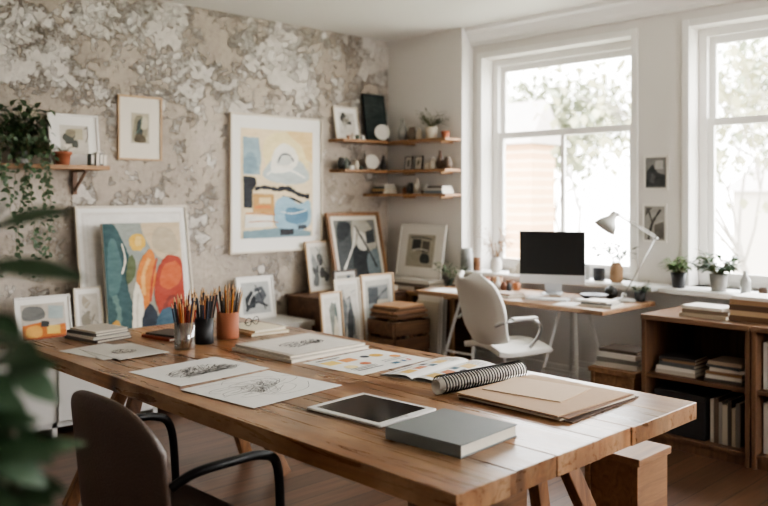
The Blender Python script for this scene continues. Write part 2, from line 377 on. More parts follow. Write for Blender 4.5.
def cornice(name,x,y0,y1):
    pr=[(0,0),(-.12,0),(-.12,-.03),(-.09,-.045),(-.06,-.09),(-.035,-.11),(-.035,-.14),(0,-.14)]
    n=len(pr); vs=[(x+a,y0,HC+b) for a,b in pr]+[(x+a,y1,HC+b) for a,b in pr]
    fs=[(i,(i+1)%n,n+(i+1)%n,n+i) for i in range(n)]+[tuple(range(n)),tuple(range(n,2*n))[::-1]]
    g=G().add(vs,fs); mk(name,g,trimw,kind='structure',label='white moulded ceiling cornice')
cornice('trim_5',XW,-1.8,YP)
g=G(); g.box(XP-.02,XP,YP,YL,0,.16); g.box(XP-.02,XW,YP-.02,YP,0,.16); mk('baseboard_corner',g,trimw,kind='structure',bevel=.004,label='white skirting board')
g=G(); g.box(XW-.02,XW,-1.8,YP-.02,0,.16); mk('baseboard_back',g,trimw,kind='structure',bevel=.004,label='white skirting board')
g=G(); g.box(-1.5,XP-.02,YL-.02,YL,0,.14); mk('baseboard_left',g,mat((205,197,187),.5),kind='structure',bevel=.004,label='pale skirting board')
# ------------------------------------------------------------ generic props
def book(label,cx,cy,z,lx,ly,t,rz,c,group=None,pages=(226,218,202),parts=False,name='book',cat='book'):
    cov=mat(c,.55,0,.08,12); pg=mat(pages,.85,0,.06,80)
    e=min(.0035,t*.18); i=.004
    def cover(g,mi=0):
        g.box(-lx/2,lx/2,-ly/2,ly/2,0,e,mi); g.box(-lx/2,lx/2,-ly/2,ly/2,t-e,t,mi); g.box(-lx/2,-lx/2+e,-ly/2,ly/2,e,t-e,mi)
    if parts:
        o=emp(name,label,cat,(cx,cy,z),(0,0,rz),group); g=G(); cover(g); mk('cover',g,cov,o,bevel=.0012)
        g=G(); g.box(-lx/2+e,lx/2-i,-ly/2+i,ly/2-i,e,t-e); mk('pages',g,pg,o); return o
    g=G(); cover(g,0); g.box(-lx/2+e,lx/2-i,-ly/2+i,ly/2-i,e,t-e,1)
    return mk(name,g,[cov,pg],None,(cx,cy,z),(0,0,rz),label=label,cat=cat,group=group)
def stack(group,cx,cy,z,specs,lab='%s hardback book in a flat stack'):
    for (lx,ly,t,rz,c,nm) in specs:
        book(lab%nm,cx+random.uniform(-.008,.008),cy+random.uniform(-.008,.008),z,lx,ly,t,rz,c,group); z+=t+.0004
    return z
def standing(group,x,y0,z,specs,depth=.15,lab='%s book standing upright on the shelf',axis=-1):
    y=y0
    for (t,h,c,nm) in specs:
        g=G(); e=.002; d=depth*random.uniform(.9,1)
        g.box(0,d,-t/2,-t/2+e,0,h,0); g.box(0,d,t/2-e,t/2,0,h,0); g.box(0,e,-t/2+e,t/2-e,0,h,0); g.box(e,d-.004,-t/2+e,t/2-e,.003,h-.004,1)
        mk('book',g,[mat(c,.55,0,.08,12),mat((222,214,198),.85)],None,(x,y+axis*t/2,z),(0,0,0),label=lab%nm,cat='book',group=group)
        y+=axis*(t+.0015)
def pot(name,label,cat,x,y,z,prof,m,n=24,group=None,foliage=None,fm=None,soil=True):
    if foliage is None:
        g=G(); g.lathe(prof,n); return mk(name,g,m,None,(x,y,z),label=label,cat=cat,group=group)
    o=emp(name,label,cat,(x,y,z),(0,0,0),group); g=G(); g.lathe(prof,n); mk('pot',g,m,o)
    rt=max(p[0] for p in prof)*.88; zt=max(p[1] for p in prof)
    if soil:
        g=G(); g.lathe([(rt*.96,zt*.80),(rt*.96,zt*.88),(0,zt*.89)],16); mk('soil',g,mat((62,46,36),.95,0,.3,60),o)
    mk('foliage',foliage,fm,o); return o
def hollow(r0,r1,h,t=.005,lip=0):
    p=[(r0*.96,0),(r0,.003)]
    if lip: p+=[(r1-.004,h-lip),(r1+.004,h-lip),(r1+.004,h)]
    else: p+=[(r1,h)]
    p+=[(r1-t,h),(r1-t,h*.8),(r0-t,t),(0,t)]
    return p
def bush(h0,n,L,W,spread=.7,seed=1,stem=True,rad=.02,up=.9,droop=.35):
    rr=random.Random(seed); g=G()
    for i in range(n):
        a=rr.uniform(0,6.283); el=rr.uniform(.15,1)**.8*up
        d=Vector((math.cos(a)*spread,math.sin(a)*spread,el)).normalized()
        ln=rr.uniform(.4,1.0)*L*1.3; b=Vector((math.cos(a)*rad*rr.random(),math.sin(a)*rad*rr.random(),h0)); tip=b+d*ln
        if stem: g.tube([b,(b+tip)/2+Vector((0,0,.01)),tip],[.0018,.0014,.001],5,1)
        for k in range(3):
            q=b+(tip-b)*(.55+.22*k); dd=Vector((math.cos(a+rr.uniform(-1.4,1.4)),math.sin(a+rr.uniform(-1.4,1.4)),rr.uniform(-.1,.8)))
            g.leaf(q,dd,(0,0,1),L*rr.uniform(.35,.6),W,0,4,droop)
    return g
green=mat((58,80,48),.5,0,.35,20); dgreen=mat((60,86,60),.5,0,.35,12); lgreen=mat((96,120,76),.5,0,.3,20); stemm=mat((96,92,60),.6)
terra=mat((160,96,68),.8,0,.12,30); concrete=mat((140,138,134),.8,0,.12,30); pwhite=mat((220,217,210),.5,0,.04); charcoal=mat((44,44,46),.5,0,.1)
oak=wood((142,104,70),(180,142,104),'x',0,.5); oaky=wood((142,104,70),(180,142,104),'y',0,.5); oakz=wood((142,104,70),(180,142,104),'z',0,.5)
walx=wood((78,54,40),(118,86,62),'x',0,.5); waly=wood((78,54,40),(118,86,62),'y',0,.5); walz=wood((78,54,40),(118,86,62),'z',0,.5)
frm_oak=wood((170,138,104),(200,170,134),'z',0,.5,2); frm_brown=wood((112,78,50),(150,110,74),'z',0,.5,2); frm_white=mat((222,218,211),.5,0,.03); frm_pale=mat((208,197,180),.55,0,.06)
metal=mat((190,190,190),.3,1.0,.05); blackm=mat((18,18,20),.4,.3,.1)
# ------------------------------------------------------------ LEFT WALL pictures
A_big=[((234,212,172),'p',[(0,.55),(0,1),(.5,1),(.52,.7),(.3,.55)]),
 ((238,220,166),'s',[(.34,.64),(.30,.86),(.44,.97),(.70,.97),(.90,.84),(.93,.66),(.7,.56),(.45,.56)]),
 ((230,198,140),'p',[(.60,1),(1,1),(1,.70),(.90,.74),(.84,.86),(.70,.93)]),
 ((146,168,176),'p',[(.03,.58),(.03,.92),(.24,.92),(.27,.72),(.25,.58)]),
 ((126,150,160),'s',[(.05,.60),(.05,.74),(.16,.78),(.22,.62)]),
 ((186,194,190),'s',[(.30,.56),(.34,.66),(.46,.74),(.66,.76),(.84,.70),(.95,.58),(.86,.51),(.56,.50)]),
 ((240,234,220),'s',[(.40,.62),(.44,.80),(.58,.88),(.74,.82),(.78,.70),(.66,.62),(.52,.60)]),
 ((206,206,196),'s',[(.48,.68),(.54,.78),(.66,.78),(.68,.69)]),((82,86,90),'l',[(.50,.70),(.55,.77),(.66,.77),(.72,.71)],.014),
 ((240,236,224),'l',[(.34,.58),(.5,.64),(.7,.62),(.88,.56)],.018),
 ((26,28,34),'p',[(.04,.28),(.03,.57),(.19,.56),(.21,.49),(.15,.44),(.15,.28)]),
 ((32,32,36),'l',[(.18,.45),(.32,.465),(.52,.44)],.036),
 ((24,26,32),'l',[(.50,.45),(.64,.455),(.80,.40),(.95,.38)],.040),((30,32,38),'l',[(.56,.38),(.70,.36),(.86,.31)],.020),
 ((186,142,84),'p',[(.16,.24),(.16,.41),(.44,.40),(.45,.22)]),((204,124,66),'p',[(.18,.27),(.18,.30),(.40,.30),(.40,.27)]),
 ((224,198,146),'p',[(.24,.32),(.24,.37),(.40,.37),(.40,.32)]),
 ((146,178,194),'s',[(.48,.10),(.46,.32),(.60,.38),(.80,.31),(.95,.34),(.96,.12),(.75,.05)]),
 ((84,124,148),'s',[(.60,.16),(.62,.27),(.78,.27),(.92,.24),(.90,.14),(.74,.12)]),
 ((226,222,210),'p',[(.05,.10),(.05,.22),(.26,.20),(.42,.21),(.42,.10)]),
 ((116,142,150),'p',[(.03,.0),(.03,.07),(.50,.09),(.97,.05),(.97,0)]),
 ((190,116,58),'l',[(.06,.23),(.28,.225),(.46,.21)],.010),((190,116,58),'l',[(.10,.15),(.35,.155),(.5,.14)],.008),
 ((36,36,40),'p',[(.52,.02),(.53,.08),(.72,.075),(.71,.02)]),((226,228,224),'l',[(.54,.24),(.7,.22),(.9,.25)],.008),((60,66,72),'p',[(.78,.07),(.78,.11),(.9,.11),(.9,.07)])]
picture('large abstract painting in peach, pale blue and black, pale frame',.91,1.088,.014,.035,frm_pale,(.085,.10),A_big,(230,210,172),(3.955,YL-.002,1.004),name='framed_painting')
A_small=[((140,132,110),'s',[(.1,.1),(.15,.6),(.3,.9),(.75,.85),(.9,.4),(.7,.1)]),((58,64,60),'s',[(.3,.3),(.35,.7),(.6,.8),(.65,.4),(.5,.2)]),((196,186,160),'s',[(.55,.5),(.6,.9),(.9,.8),(.85,.5)]),((84,74,56),'s',[(.2,.05),(.3,.3),(.7,.25),(.8,.05)]),((90,110,100),'l',[(.2,.3),(.5,.5),(.6,.9)],.008)]
picture('small framed abstract print with a wide cream mount',.335,.45,.014,.02,frm_oak,(.085,.105),A_small,(178,168,146),(2.767,YL-.002,1.70),mount=(218,210,196))
o=emp('wall_shelf','wooden wall shelf with dark brackets on the plaster wall','shelf',(0,0,1.62))
g=G(); g.box(1.1,2.445,5.11,YL,0,.028); mk('board',g,oak,o,bevel=.003)
for bx in (1.45,2.30):
    g=G(); g.box(bx-.015,bx+.015,5.33-.012,YL,-.16,0); g.box(bx-.015,bx+.015,5.14,YL-.012,-.012,0); g.beam((bx,5.325,-.14),(bx,5.16,-.012),.014,.014); mk('bracket',g,walz,o)
ZB=1.6485
picture('cream framed print leaning on the shelf against plaster',.335,.34,.014,.018,frm_white,(.06,.06),abst(41,[(80,82,74),(186,176,148),(140,130,108),(216,206,190)],6,3),(204,196,182),(2.275,5.255,ZB),lean=R(9))
pot('plant_pot','terracotta pot with a sprouting succulent','plant',2.165,5.19,ZB,hollow(.04,.052,.085,lip=.02),terra,foliage=bush(.075,10,.05,.014,seed=3),fm=[green,stemm])
for i,(x,c,nm,h) in enumerate([(2.335,(60,74,66),'dark green',.075),(2.37,(196,186,170),'cream',.085),(2.395,(84,84,84),'grey',.08),(2.42,(214,206,192),'ivory',.07)]):
    g=G(); g.box(-.011,.011,0,.055,0,h,0); g.box(-.009,.009,-.001,0,.01,h-.008,1); mk('small_book',g,[mat(c,.6),mat(OFF,.8)],None,(x,5.13,ZB),(0,0,0),label='tiny %s book standing beside a terracotta pot'%nm,cat='book',group='small books on the wall shelf')
rr=random.Random(5); g=G()
for i in range(100):
    a=rr.uniform(0,6.283); r=rr.uniform(.02,.19); hh=rr.uniform(.0,.38)
    q=Vector((math.cos(a)*r,math.sin(a)*r*.5-.04,.08+hh*(1-r*2))); 
    g.tube([(0,0,.1),q*.6+Vector((0,0,.06)),q],.0015,4,1)
    for k in range(4):
        p=q*(.7+.12*k); g.leaf(p,(rr.uniform(-1,1),rr.uniform(-1,.3),rr.uniform(-.7,.4)),(0,0,1),rr.uniform(.04,.065),rr.uniform(.03,.05),0,4,.3)
for i in range(18):
    a=rr.uniform(-1,1); x0=a*.22-.06; L=rr.choice([.12,.2,.3,.45,.6,.70])*rr.uniform(.85,1.1); yy=-.13-rr.uniform(0,.06); P=[Vector((a*.05,0,.12)),Vector((x0*.7,yy*.7,.16)),Vector((x0,yy,.05))]
    z=.05; x=x0
    while z>-L: z-=.04; x+=rr.uniform(-.022,.022); P.append(Vector((x,yy+rr.uniform(-.008,.008),z)))
    g.tube(P,.0015,4,1)
    for p in P[1:]:
        for k in range(rr.choice([1,1,2])): g.leaf(p+Vector((rr.uniform(-.01,.01),0,rr.uniform(-.02,.02))),(rr.uniform(-1,1),rr.uniform(-.8,.1),rr.uniform(-1,.1)),(0,-1,.3),rr.uniform(.024,.046),rr.uniform(.016,.032),0,4,.2)
pot('trailing_ivy','trailing green ivy in a small pot spilling over the shelf','plant',1.92,5.235,ZB,hollow(.045,.056,.08),concrete,foliage=g,fm=[green,stemm])
# ------------------------------------------------------------ low bench and leaning art
o=emp('storage_bench','low white storage bench holding leaning pictures','bench',(0,0,0))
bm=mat((206,203,198),.6,0,.04,4)
g=G(); g.box(1.3,3.98,4.88,5.31,.46,.50); mk('top',g,bm,o,bevel=.003)
g=G()
for x in (1.32,1.98,2.64,3.30,3.94): g.box(x,x+.03,4.9,5.30,.0,.46)
g.box(1.35,3.94,4.9,5.30,.06,.09); g.box(1.35,3.94,5.28,5.30,.09,.46); mk('body',g,bm,o)
for x in (1.35,2.01,2.67,3.33):
    g=G(); g.box(x+.004,x+.626 if x<3 else x+.606,4.885,4.902,.095,.455); d=mk('door',g,mat((210,207,202),.6,0,.04,4),o,bevel=.002)
    g=G(); g.tube([(x+.56,4.883,.3),(x+.56,4.868,.3)],.009,10); mk('knob',g,metal,d)
picture('large pale framed sheet leaning against the plaster wall',.83,.89,.014,.025,frm_pale,(.03,.03),[((230,226,219),'r',(.02,.02,.98,.98)),((212,204,192),'l',[(.05,.1),(.05,.5),(.05,.95)],.003)],(220,214,205),(2.70,5.175,.501),lean=R(9),mount=(228,225,219))
A_cv=[((148,154,146),'s',[(.2,.66),(.16,1),(.6,1),(.58,.8),(.4,.66)]),((50,80,82),'s',[(-.02,-.02),(-.02,1.02),(.12,1.0),(.24,.84),(.32,.64),(.27,.44),(.33,.22),(.28,-.02)]),
 ((74,106,106),'s',[(.03,.40),(.05,.80),(.14,.86),(.21,.62),(.15,.42)]),((96,124,118),'l',[(.1,.05),(.14,.22),(.09,.38)],.04),
 ((200,180,148),'s',[(.50,1.02),(1.02,1.02),(1.02,.60),(.80,.64),(.60,.76)]),((182,166,140),'s',[(.62,.78),(.66,.94),(.86,.94),(.96,.8),(.9,.70)]),
 ((220,174,72),'c',(.42,.83,.105)),((230,196,116),'s',[(.39,.81),(.41,.88),(.47,.87),(.46,.80)]),
 ((166,60,40),'s',[(.68,.14),(.60,.36),(.66,.58),(.82,.70),(1.0,.62),(1.02,.20),(.84,.10)]),((196,94,50),'s',[(.68,.44),(.74,.60),(.92,.64),(.98,.50),(.84,.40)]),((128,46,34),'l',[(.70,.20),(.80,.32),(.97,.30)],.03),
 ((210,124,54),'s',[(.42,.24),(.37,.48),(.46,.68),(.60,.76),(.64,.58),(.56,.34)]),((228,172,100),'l',[(.46,.36),(.47,.54),(.56,.68)],.03),((178,68,42),'l',[(.54,.30),(.58,.5),(.66,.68)],.018),
 ((226,218,200),'s',[(.30,-.02),(.31,.30),(.38,.48),(.45,.28),(.42,-.02)]),((200,190,168),'l',[(.35,.06),(.36,.24),(.39,.38)],.016),
 ((88,98,64),'s',[(.26,.46),(.27,.64),(.35,.72),(.38,.58)]),
 ((28,36,48),'s',[(.42,-.02),(.42,.16),(.52,.28),(.62,.18),(.60,-.02)]),((56,84,100),'s',[(.60,-.02),(.62,.16),(.78,.24),(.96,.14),(1.0,-.02)]),
 ((204,154,70),'s',[(-.02,-.02),(.02,.12),(.12,.16),(.17,-.02)]),((26,30,34),'s',[(.84,.03),(.86,.11),(.96,.10),(.95,.02)]),((236,228,210),'l',[(.20,.56),(.25,.68),(.22,.82)],.012)]
o=emp('canvas_painting','unframed canvas with bold colourful abstract shapes leaning on a frame','painting',(2.70,5.06,.5055),(-R(8),0,0))
g=G(); g.box(-.285,.285,0,.028,0,.77); mk('canvas',g,mat((200,192,178),.8),o,bevel=.003)
g,ms=art(.568,.768,A_cv,(150,148,134),y=-.0008,z0=.001,rough=.006); mk('artwork',g,ms,o)
A_or=[((200,112,48),'p',[(.0,.08),(.0,.46),(.42,.52),(.6,.4),(1,.44),(1,.08)]),((224,166,80),'s',[(.1,.16),(.12,.4),(.4,.42),(.42,.16)]),((226,190,96),'p',[(.55,.2),(.56,.42),(.86,.4),(.86,.18)]),((112,112,108),'s',[(.05,.6),(.08,.92),(.46,.9),(.5,.62)]),((146,70,44),'p',[(.0,.0),(.0,.12),(1,.14),(1,.0)]),((60,60,58),'p',[(.42,.4),(.44,.56),(.62,.52),(.6,.38)]),((166,178,176),'p',[(.6,.6),(.62,.94),(.96,.9),(.94,.56)])]
picture('small framed abstract print in orange, yellow and grey',.345,.33,.012,.018,frm_white,(.025,.035),A_or,(196,186,172),(2.02,5.10,.501),lean=R(12))
picture('narrow pale framed sketch leaning beside a canvas',.19,.36,.012,.018,frm_pale,(.02,.03),abst(8,[(170,158,140),(136,128,114),(196,188,174)],4,3),(206,198,186),(2.315,5.12,.501),lean=R(9))
A_bw=[((30,34,38),'p',[(.12,.15),(.1,.5),(.35,.75),(.5,.5),(.45,.2)]),((78,82,86),'p',[(.5,.4),(.45,.8),(.75,.85),(.9,.55),(.7,.3)]),((50,52,56),'l',[(.1,.1),(.5,.35),(.9,.2)],.02),((206,204,198),'l',[(.2,.3),(.4,.6),(.7,.7)],.01),((30,34,38),'l',[(.5,.9),(.7,.5),(.8,.1)],.01)]
picture('small white framed print of grey ink strokes',.345,.33,.014,.018,frm_white,(.03,.03),A_bw,(176,176,172),(3.69,5.22,.501),lean=R(10))
# ------------------------------------------------------------ corner
CT=.66
o=emp('plan_chest','low dark wooden plan chest in the room corner','chest',(0,0,0))
g=G(); g.box(4.04,5.16,4.80,5.30,.06,CT-.025); mk('body',g,walx,o,bevel=.004)
g=G(); g.box(4.02,5.18,4.785,5.31,CT-.025,CT); mk('top',g,walx,o,bevel=.004)
for i in range(3):
    g=G(); g.box(4.07,5.13,4.788,4.80,.08+i*.185,.26+i*.185); d=mk('drawer',g,walx,o,bevel=.002)
    g=G(); g.tube([(4.5,4.788,.17+i*.185),(4.5,4.772,.17+i*.185),(4.6,4.772,.17+i*.185),(4.6,4.788,.17+i*.185)],.005,8); mk('handle',g,blackm,d)
for x in (4.06,5.11):
    for y in (4.82,5.26):
        g=G(); g.box(x,x+.03,y,y+.03,0,.06); mk('leg',g,walz,o)
o=emp('console_table','narrow wooden console table against the white wall','table',(0,0,0))
g=G(); g.box(4.87,5.18,4.27,4.775,CT-.03,CT); mk('top',g,oaky,o,bevel=.004)
g=G(); g.box(4.89,5.17,4.29,4.765,.10,.125); g.box(5.15,5.17,4.31,4.74,.125,CT-.03); mk('shelf',g,waly,o)
for x in (4.89,5.145):
    for y in (4.28,4.74):
        g=G(); g.box(x,x+.028,y,y+.028,0,CT-.03); mk('leg',g,oakz,o)
A_wf=[((62,66,66),'s',[(.02,.1),(.02,.65),(.3,.95),(.52,.7),(.4,.3),(.3,.03)]),((166,160,146),'s',[(.4,.5),(.45,.98),(.8,.98),(.98,.6),(.7,.4)]),((28,32,34),'s',[(.35,.05),(.38,.5),(.6,.6),(.8,.35),(.66,.03)]),
 ((206,200,188),'s',[(.5,.55),(.6,.8),(.75,.7),(.7,.5)]),((104,116,120),'s',[(.7,.05),(.7,.4),(.97,.5),(.97,.05)]),((224,220,210),'l',[(.1,.2),(.4,.6),(.5,.9)],.02),((22,24,26),'l',[(.5,.9),(.75,.5),(.9,.2)],.02),((38,42,44),'s',[(.05,.66),(.1,.96),(.38,.94),(.3,.74)]),((40,44,46),'p',[(.72,.6),(.74,.8),(.94,.84),(.95,.62)])]
picture('oak framed abstract print in dark charcoal grey',.60,.66,.03,.03,frm_brown,(.035,.035),A_wf,(112,112,106),(4.71,5.13,CT+.0005),lean=R(13),mount=(206,198,184))
A_wh=[((48,52,52),'r',(.18,.5,.5,.85)),((82,78,70),'r',(.55,.45,.82,.8)),((170,162,144),'r',(.2,.2,.5,.45)),((40,44,42),'s',[(.55,.15),(.55,.4),(.8,.4),(.85,.15)]),((226,220,208),'l',[(.2,.5),(.5,.55),(.8,.5)],.012),((110,106,96),'l',[(.1,.9),(.5,.92),(.9,.86)],.02)]
g0=stack('books under the leaning picture',5.04,4.80,CT+.0005,[(.22,.44,.03,0,(196,188,176),'cream'),(.21,.42,.028,0,(110,100,90),'taupe'),(.2,.42,.03,0,(214,208,198),'white')])
picture('white framed print of dark square shapes leaning on the wall',.54,.46,.02,.022,frm_white,(.09,.07),A_wh,(176,168,150),(5.105,4.86,g0+.0005),rz=-R(90),lean=R(10))
picture('pale framed sketch standing on the wooden chest',.27,.42,.012,.02,frm_oak,(.03,.035),abst(5,[(130,132,128),(100,100,98),(176,170,158),(70,70,68)],6,3),(190,186,176),(4.33,5.22,CT+.0005),lean=R(9),mount=(210,204,194))
picture('oak framed print with grey and beige blocks leaning on the chest',.36,.83,.014,.022,frm_oak,(.03,.035),[((128,130,128),'r',(.1,.6,.9,.94)),((66,70,72),'r',(.1,.75,.5,.92)),((190,180,160),'r',(.45,.62,.9,.78)),((40,44,48),'l',[(.2,.6),(.5,.8),(.9,.9)],.01)],(180,176,164),(4.53,4.71,0),lean=R(5),mount=(212,207,198))
picture('dark framed abstract print leaning in a row of pictures',.24,.88,.014,.02,mat((70,58,48),.5),(.02,.025),abst(31,[(70,74,76),(160,154,142),(44,46,48)],8,3),(146,142,132),(4.19,4.728,0),lean=R(3.5),mount=(190,184,174))
picture('pale framed abstract print leaning in a row of pictures',.26,.82,.014,.02,frm_pale,(.022,.03),abst(17,[(92,98,98),(186,180,166),(58,60,60),(150,150,144)],8,3),(192,187,176),(4.17,4.655,0),lean=R(6),mount=(210,205,196))
picture('cream framed botanical print leaning in front of others',.23,.74,.014,.02,frm_oak,(.025,.03),abst(23,[(80,90,86),(186,174,152),(114,116,106),(60,64,60)],7,3),(204,197,184),(3.96,4.60,0),lean=R(6),rz=R(5),mount=(210,204,194))
o=emp('wooden_crate','rough brown slatted wooden crate packed with portfolios','crate',(4.50,4.49,0),(0,0,R(-4)))
cwx=wood((84,58,40),(126,92,64),'x',0,.6,1.5)
g=G(); hx,hy=.165,.14
for sx in (-1,1):
    for sy in (-1,1): g.box(sx*hx-.012,sx*hx+.012,sy*hy-.012,sy*hy+.012,0,.50)
for k in range(4):
    z=.02+k*.125
    for sy in (-1,1): g.box(-hx-.012,hx+.012,sy*(hy+.018)-.006,sy*(hy+.018)+.006,z,z+.105)
    for sx in (-1,1): g.box(sx*(hx+.018)-.006,sx*(hx+.018)+.006,-hy-.012,hy+.012,z,z+.105)
g.box(-hx,hx,-hy,hy,.015,.03); mk('body',g,cwx,o,bevel=.002)
for i,(c,h,nm) in enumerate([((94,62,42),.48,'brown'),((60,46,40),.47,'dark'),((176,158,132),.48,'cream'),((126,86,58),.47,'tan'),((84,58,44),.48,'brown')]):
    g=G(); g.box(-.014,.014,-.115,.115,0,h-.035); mk('portfolio',g,mat(c,.75,0,.15,20),None,(4.50-.09+i*.042,4.49,.0305),(0,0,R(-4)),bevel=.002,label='upright %s cardboard portfolio packed in a crate'%nm,cat='folder',group='portfolios in the wooden crate')
z=.5185
for i,(lx,ly,t,rz,c,nm) in enumerate([(.34,.30,.02,-4,(110,76,50),'brown'),(.33,.28,.018,2,(84,58,40),'dark'),(.34,.29,.02,-7,(134,96,66),'light'),(.31,.27,.018,-2,(98,68,46),'brown'),(.30,.26,.016,5,(150,112,78),'pale')]):
    g=G(); g.box(-lx/2,lx/2,-ly/2,ly/2,0,t); mk('wooden_board',g,wood(c,tuple(min(255,q+26) for q in c),'x',0,.6,1.3),None,(4.50,4.49,z),(0,0,R(rz)),bevel=.002,label='flat %s wooden board stacked on the crate'%nm,cat='board',group='wooden boards stacked on the crate'); z+=t+.0006
for i,(dx,c,h,w) in enumerate([(0,(196,186,168),.62,.24),(.025,(216,210,200),.68,.26),(.05,(150,124,96),.6,.22),(.075,(190,186,178),.64,.26)]):
    g=G(); g.box(0,.010,-w/2,w/2,0,h); mk('drawing_board',g,mat(c,.7,0,.05),None,(4.71+dx,4.41,.0008),(0,R(3),0),bevel=.001,label='flat art board leaning beside the desk',cat='board',group='art boards leaning near the desk')
pot('ceramic_vase','short dark green glazed vase on the console','vase',4.98,4.36,CT+.0005,[(.03,0),(.045,.03),(.05,.07),(.035,.11),(.03,.13),(.026,.13),(.03,.10),(.0,.02)],mat((50,66,56),.3),foliage=bush(.12,22,.13,.022,seed=8,spread=.5),fm=[green,stemm],soil=False)
for i,(x,y,c,nm,w) in enumerate([(4.82,4.90,(186,174,156),'cream',.08),(4.92,4.66,(80,62,48),'brown',.07),(4.93,4.53,(200,196,188),'white',.08)]):
    g=G(); g.box(-w/2,w/2,-w/2,w/2,0,.03,0); g.box(-w/2-.002,w/2+.002,-w/2-.002,w/2+.002,.03,.045,0); mk('small_box',g,mat(c,.6),None,(x,y,CT+.0005),(0,0,R(10*i)),bevel=.002,label='small %s lidded box on the console'%nm,cat='box',group='small boxes on the console')
# ------------------------------------------------------------ corner shelves
shw=wood((130,92,60),(168,128,90),'x',0,.5)
def lshelf(z,xl,nm):
    g=G(); vs=[(xl,YL),(XP,YL),(XP,YP+.01),(XP-.2,YP+.01),(XP-.2,YL-.2),(xl,YL-.2)]
    n=6; V=[(a,b,z-.022) for a,b in vs]+[(a,b,z) for a,b in vs]
    g.add(V,[(5,4,1,0),(4,3,2,1),(6,7,10,11),(7,8,9,10)]+[(i,(i+1)%n,n+(i+1)%n,n+i) for i in range(n)])
    o=emp('corner_shelf',nm,'shelf',(0,0,0),group='corner shelves'); mk('board',g,shw,o,bevel=.002)
    for y in (YP+.1,YL-.35):
        g=G(); g.box(XP-.15,XP,y,y+.012,z-.04,z-.022); mk('bracket',g,oak,o)
S1,S2,S3=1.93,1.675,1.47
for z,xl in ((S1,4.50),(S2,4.51),(S3,4.90)): lshelf(z,xl,'slim wooden corner shelf crowded with small objects')
E=.0006
picture('small white framed sketch leaning on the top corner shelf',.28,.29,.012,.016,frm_pale,(.04,.04),abst(3,[(130,124,110),(50,50,48),(176,170,158)],5,4,.004),(212,206,196),(4.67,5.275,S1+E),lean=R(10))
picture('dark green canvas panel leaning on the top corner shelf',.26,.42,.008,.02,mat((30,40,40),.6),0,[((38,50,49),'s',[(.1,.1),(.1,.9),(.9,.9),(.9,.1)])],(34,46,45),(4.99,5.25,S1+E),lean=R(9),name='small_painting',mount=(34,46,46))
def disc(x,y,z,r,label,c,rz=0):
    o=emp('decorative_plate',label,'plate',(x,y,z),(0,0,rz)); g=G()
    M=Matrix.Translation((0,0,r+.004))@Matrix.Rotation(R(80),4,'X'); g.lathe([(0,0),(r*.5,.001),(r*.93,.008),(r,.012),(r*.93,.004),(r*.45,-.004),(0,-.004)],32,0,(0,0,0),M); mk('plate',g,mat(c,.35,0,.04),o)
    g=G(); g.beam((-.03,-.012,.003),(.03,-.012,.003),.006,.006); g.beam((0,-.012,.003),(0,.04,.003),.006,.006); g.beam((0,.04,.003),(0,.02,.09),.006,.006); mk('stand',g,walx,o)
disc(4.97,5.165,S1+E,.07,'round white plate propped on a shelf stand',(224,220,212),R(-30))
disc(4.87,5.19,S2+E,.065,'round pale ceramic plate propped on the middle shelf',(214,208,198),R(-20))
V1=[(.025,0),(.04,.02),(.045,.07),(.03,.12),(.016,.15),(.018,.19),(.013,.19),(.011,.15),(.0,.1)]
V2=[(.03,0),(.042,.03),(.042,.07),(.028,.1),(.03,.115),(.024,.115),(.022,.1),(0,.03)]
V3=[(.028,0),(.03,.01),(.03,.06),(.026,.075),(.012,.085),(.012,.1),(0,.1)]
bz=mat((108,94,78),.5); gr=mat((146,144,138),.5); cr=mat((206,196,178),.5)
pot('ceramic_vase','tall slim grey ceramic vase on the top shelf','vase',5.09,5.03,S1+E,V1,gr)
pot('ceramic_vase','short dark brown ceramic vase on the top shelf','vase',5.10,4.93,S1+E,V2,bz)
pot('ceramic_vase','small cream bottle vase on the top shelf','vase',5.10,4.84,S1+E,V3,cr)
pot('potted_plant','small potted plant with wispy leaves on the top shelf','plant',5.10,4.70,S1+E,hollow(.045,.055,.10),cr,foliage=bush(.09,34,.14,.014,seed=12,spread=.45),fm=[mat((94,100,74),.6,0,.2),stemm])
pot('ceramic_pot','small terracotta cup on the top shelf','pot',5.12,4.56,S1+E,hollow(.03,.038,.06),terra)
def row(group,axis,a0,a1,fixed,z,seed,what,cols,smin=.7,smax=1.0):
    r=random.Random(seed); a=a0
    while a<a1:
        v=r.choice([V1,V2,V3,V3,hollow(.026,.034,.06),hollow(.03,.03,.05)]); s=r.uniform(smin,smax); c,nm=r.choice(cols); rad=max(p[0] for p in v)*s
        a+=rad
        if a+rad>a1: break
        x,y=(a,fixed) if axis=='x' else (fixed,a)
        pot('small_jar',what%nm,'jar',x,y,z,[(p*s,q*s) for p,q in v],mat(c,.45),16,group); a+=rad+r.uniform(.004,.018)
CC=[((206,198,184),'cream'),((48,48,50),'charcoal'),((192,182,166),'beige'),((136,88,62),'rust'),((220,216,208),'white'),((84,92,84),'sage'),((92,74,60),'brown'),((60,56,50),'dark brown')]
row('small jars on the top shelf','x',4.56,4.80,5.165,S1+E,33,'tiny %s pot at the front of the top shelf',CC,.45,.65)
row('small jars on the middle shelf','x',4.53,4.79,5.24,S2+E,1,'small %s ceramic jar on the middle corner shelf',CC)
row('small jars on the middle shelf front','x',4.53,4.78,5.165,S2+E,2,'tiny %s pot at the front of the middle shelf',CC,.5,.7)
row('small jars by the plate','x',4.96,5.15,5.25,S2+E,6,'small %s jar near a propped plate',CC)
picture('tiny dark framed photo standing on the middle shelf',.09,.12,.01,.012,mat((36,34,32),.5),.012,[((60,60,60),'s',[(.3,.1),(.3,.8),(.7,.8),(.7,.1)])],(200,194,182),(5.12,4.99,S2+E),rz=-R(90),lean=R(8))
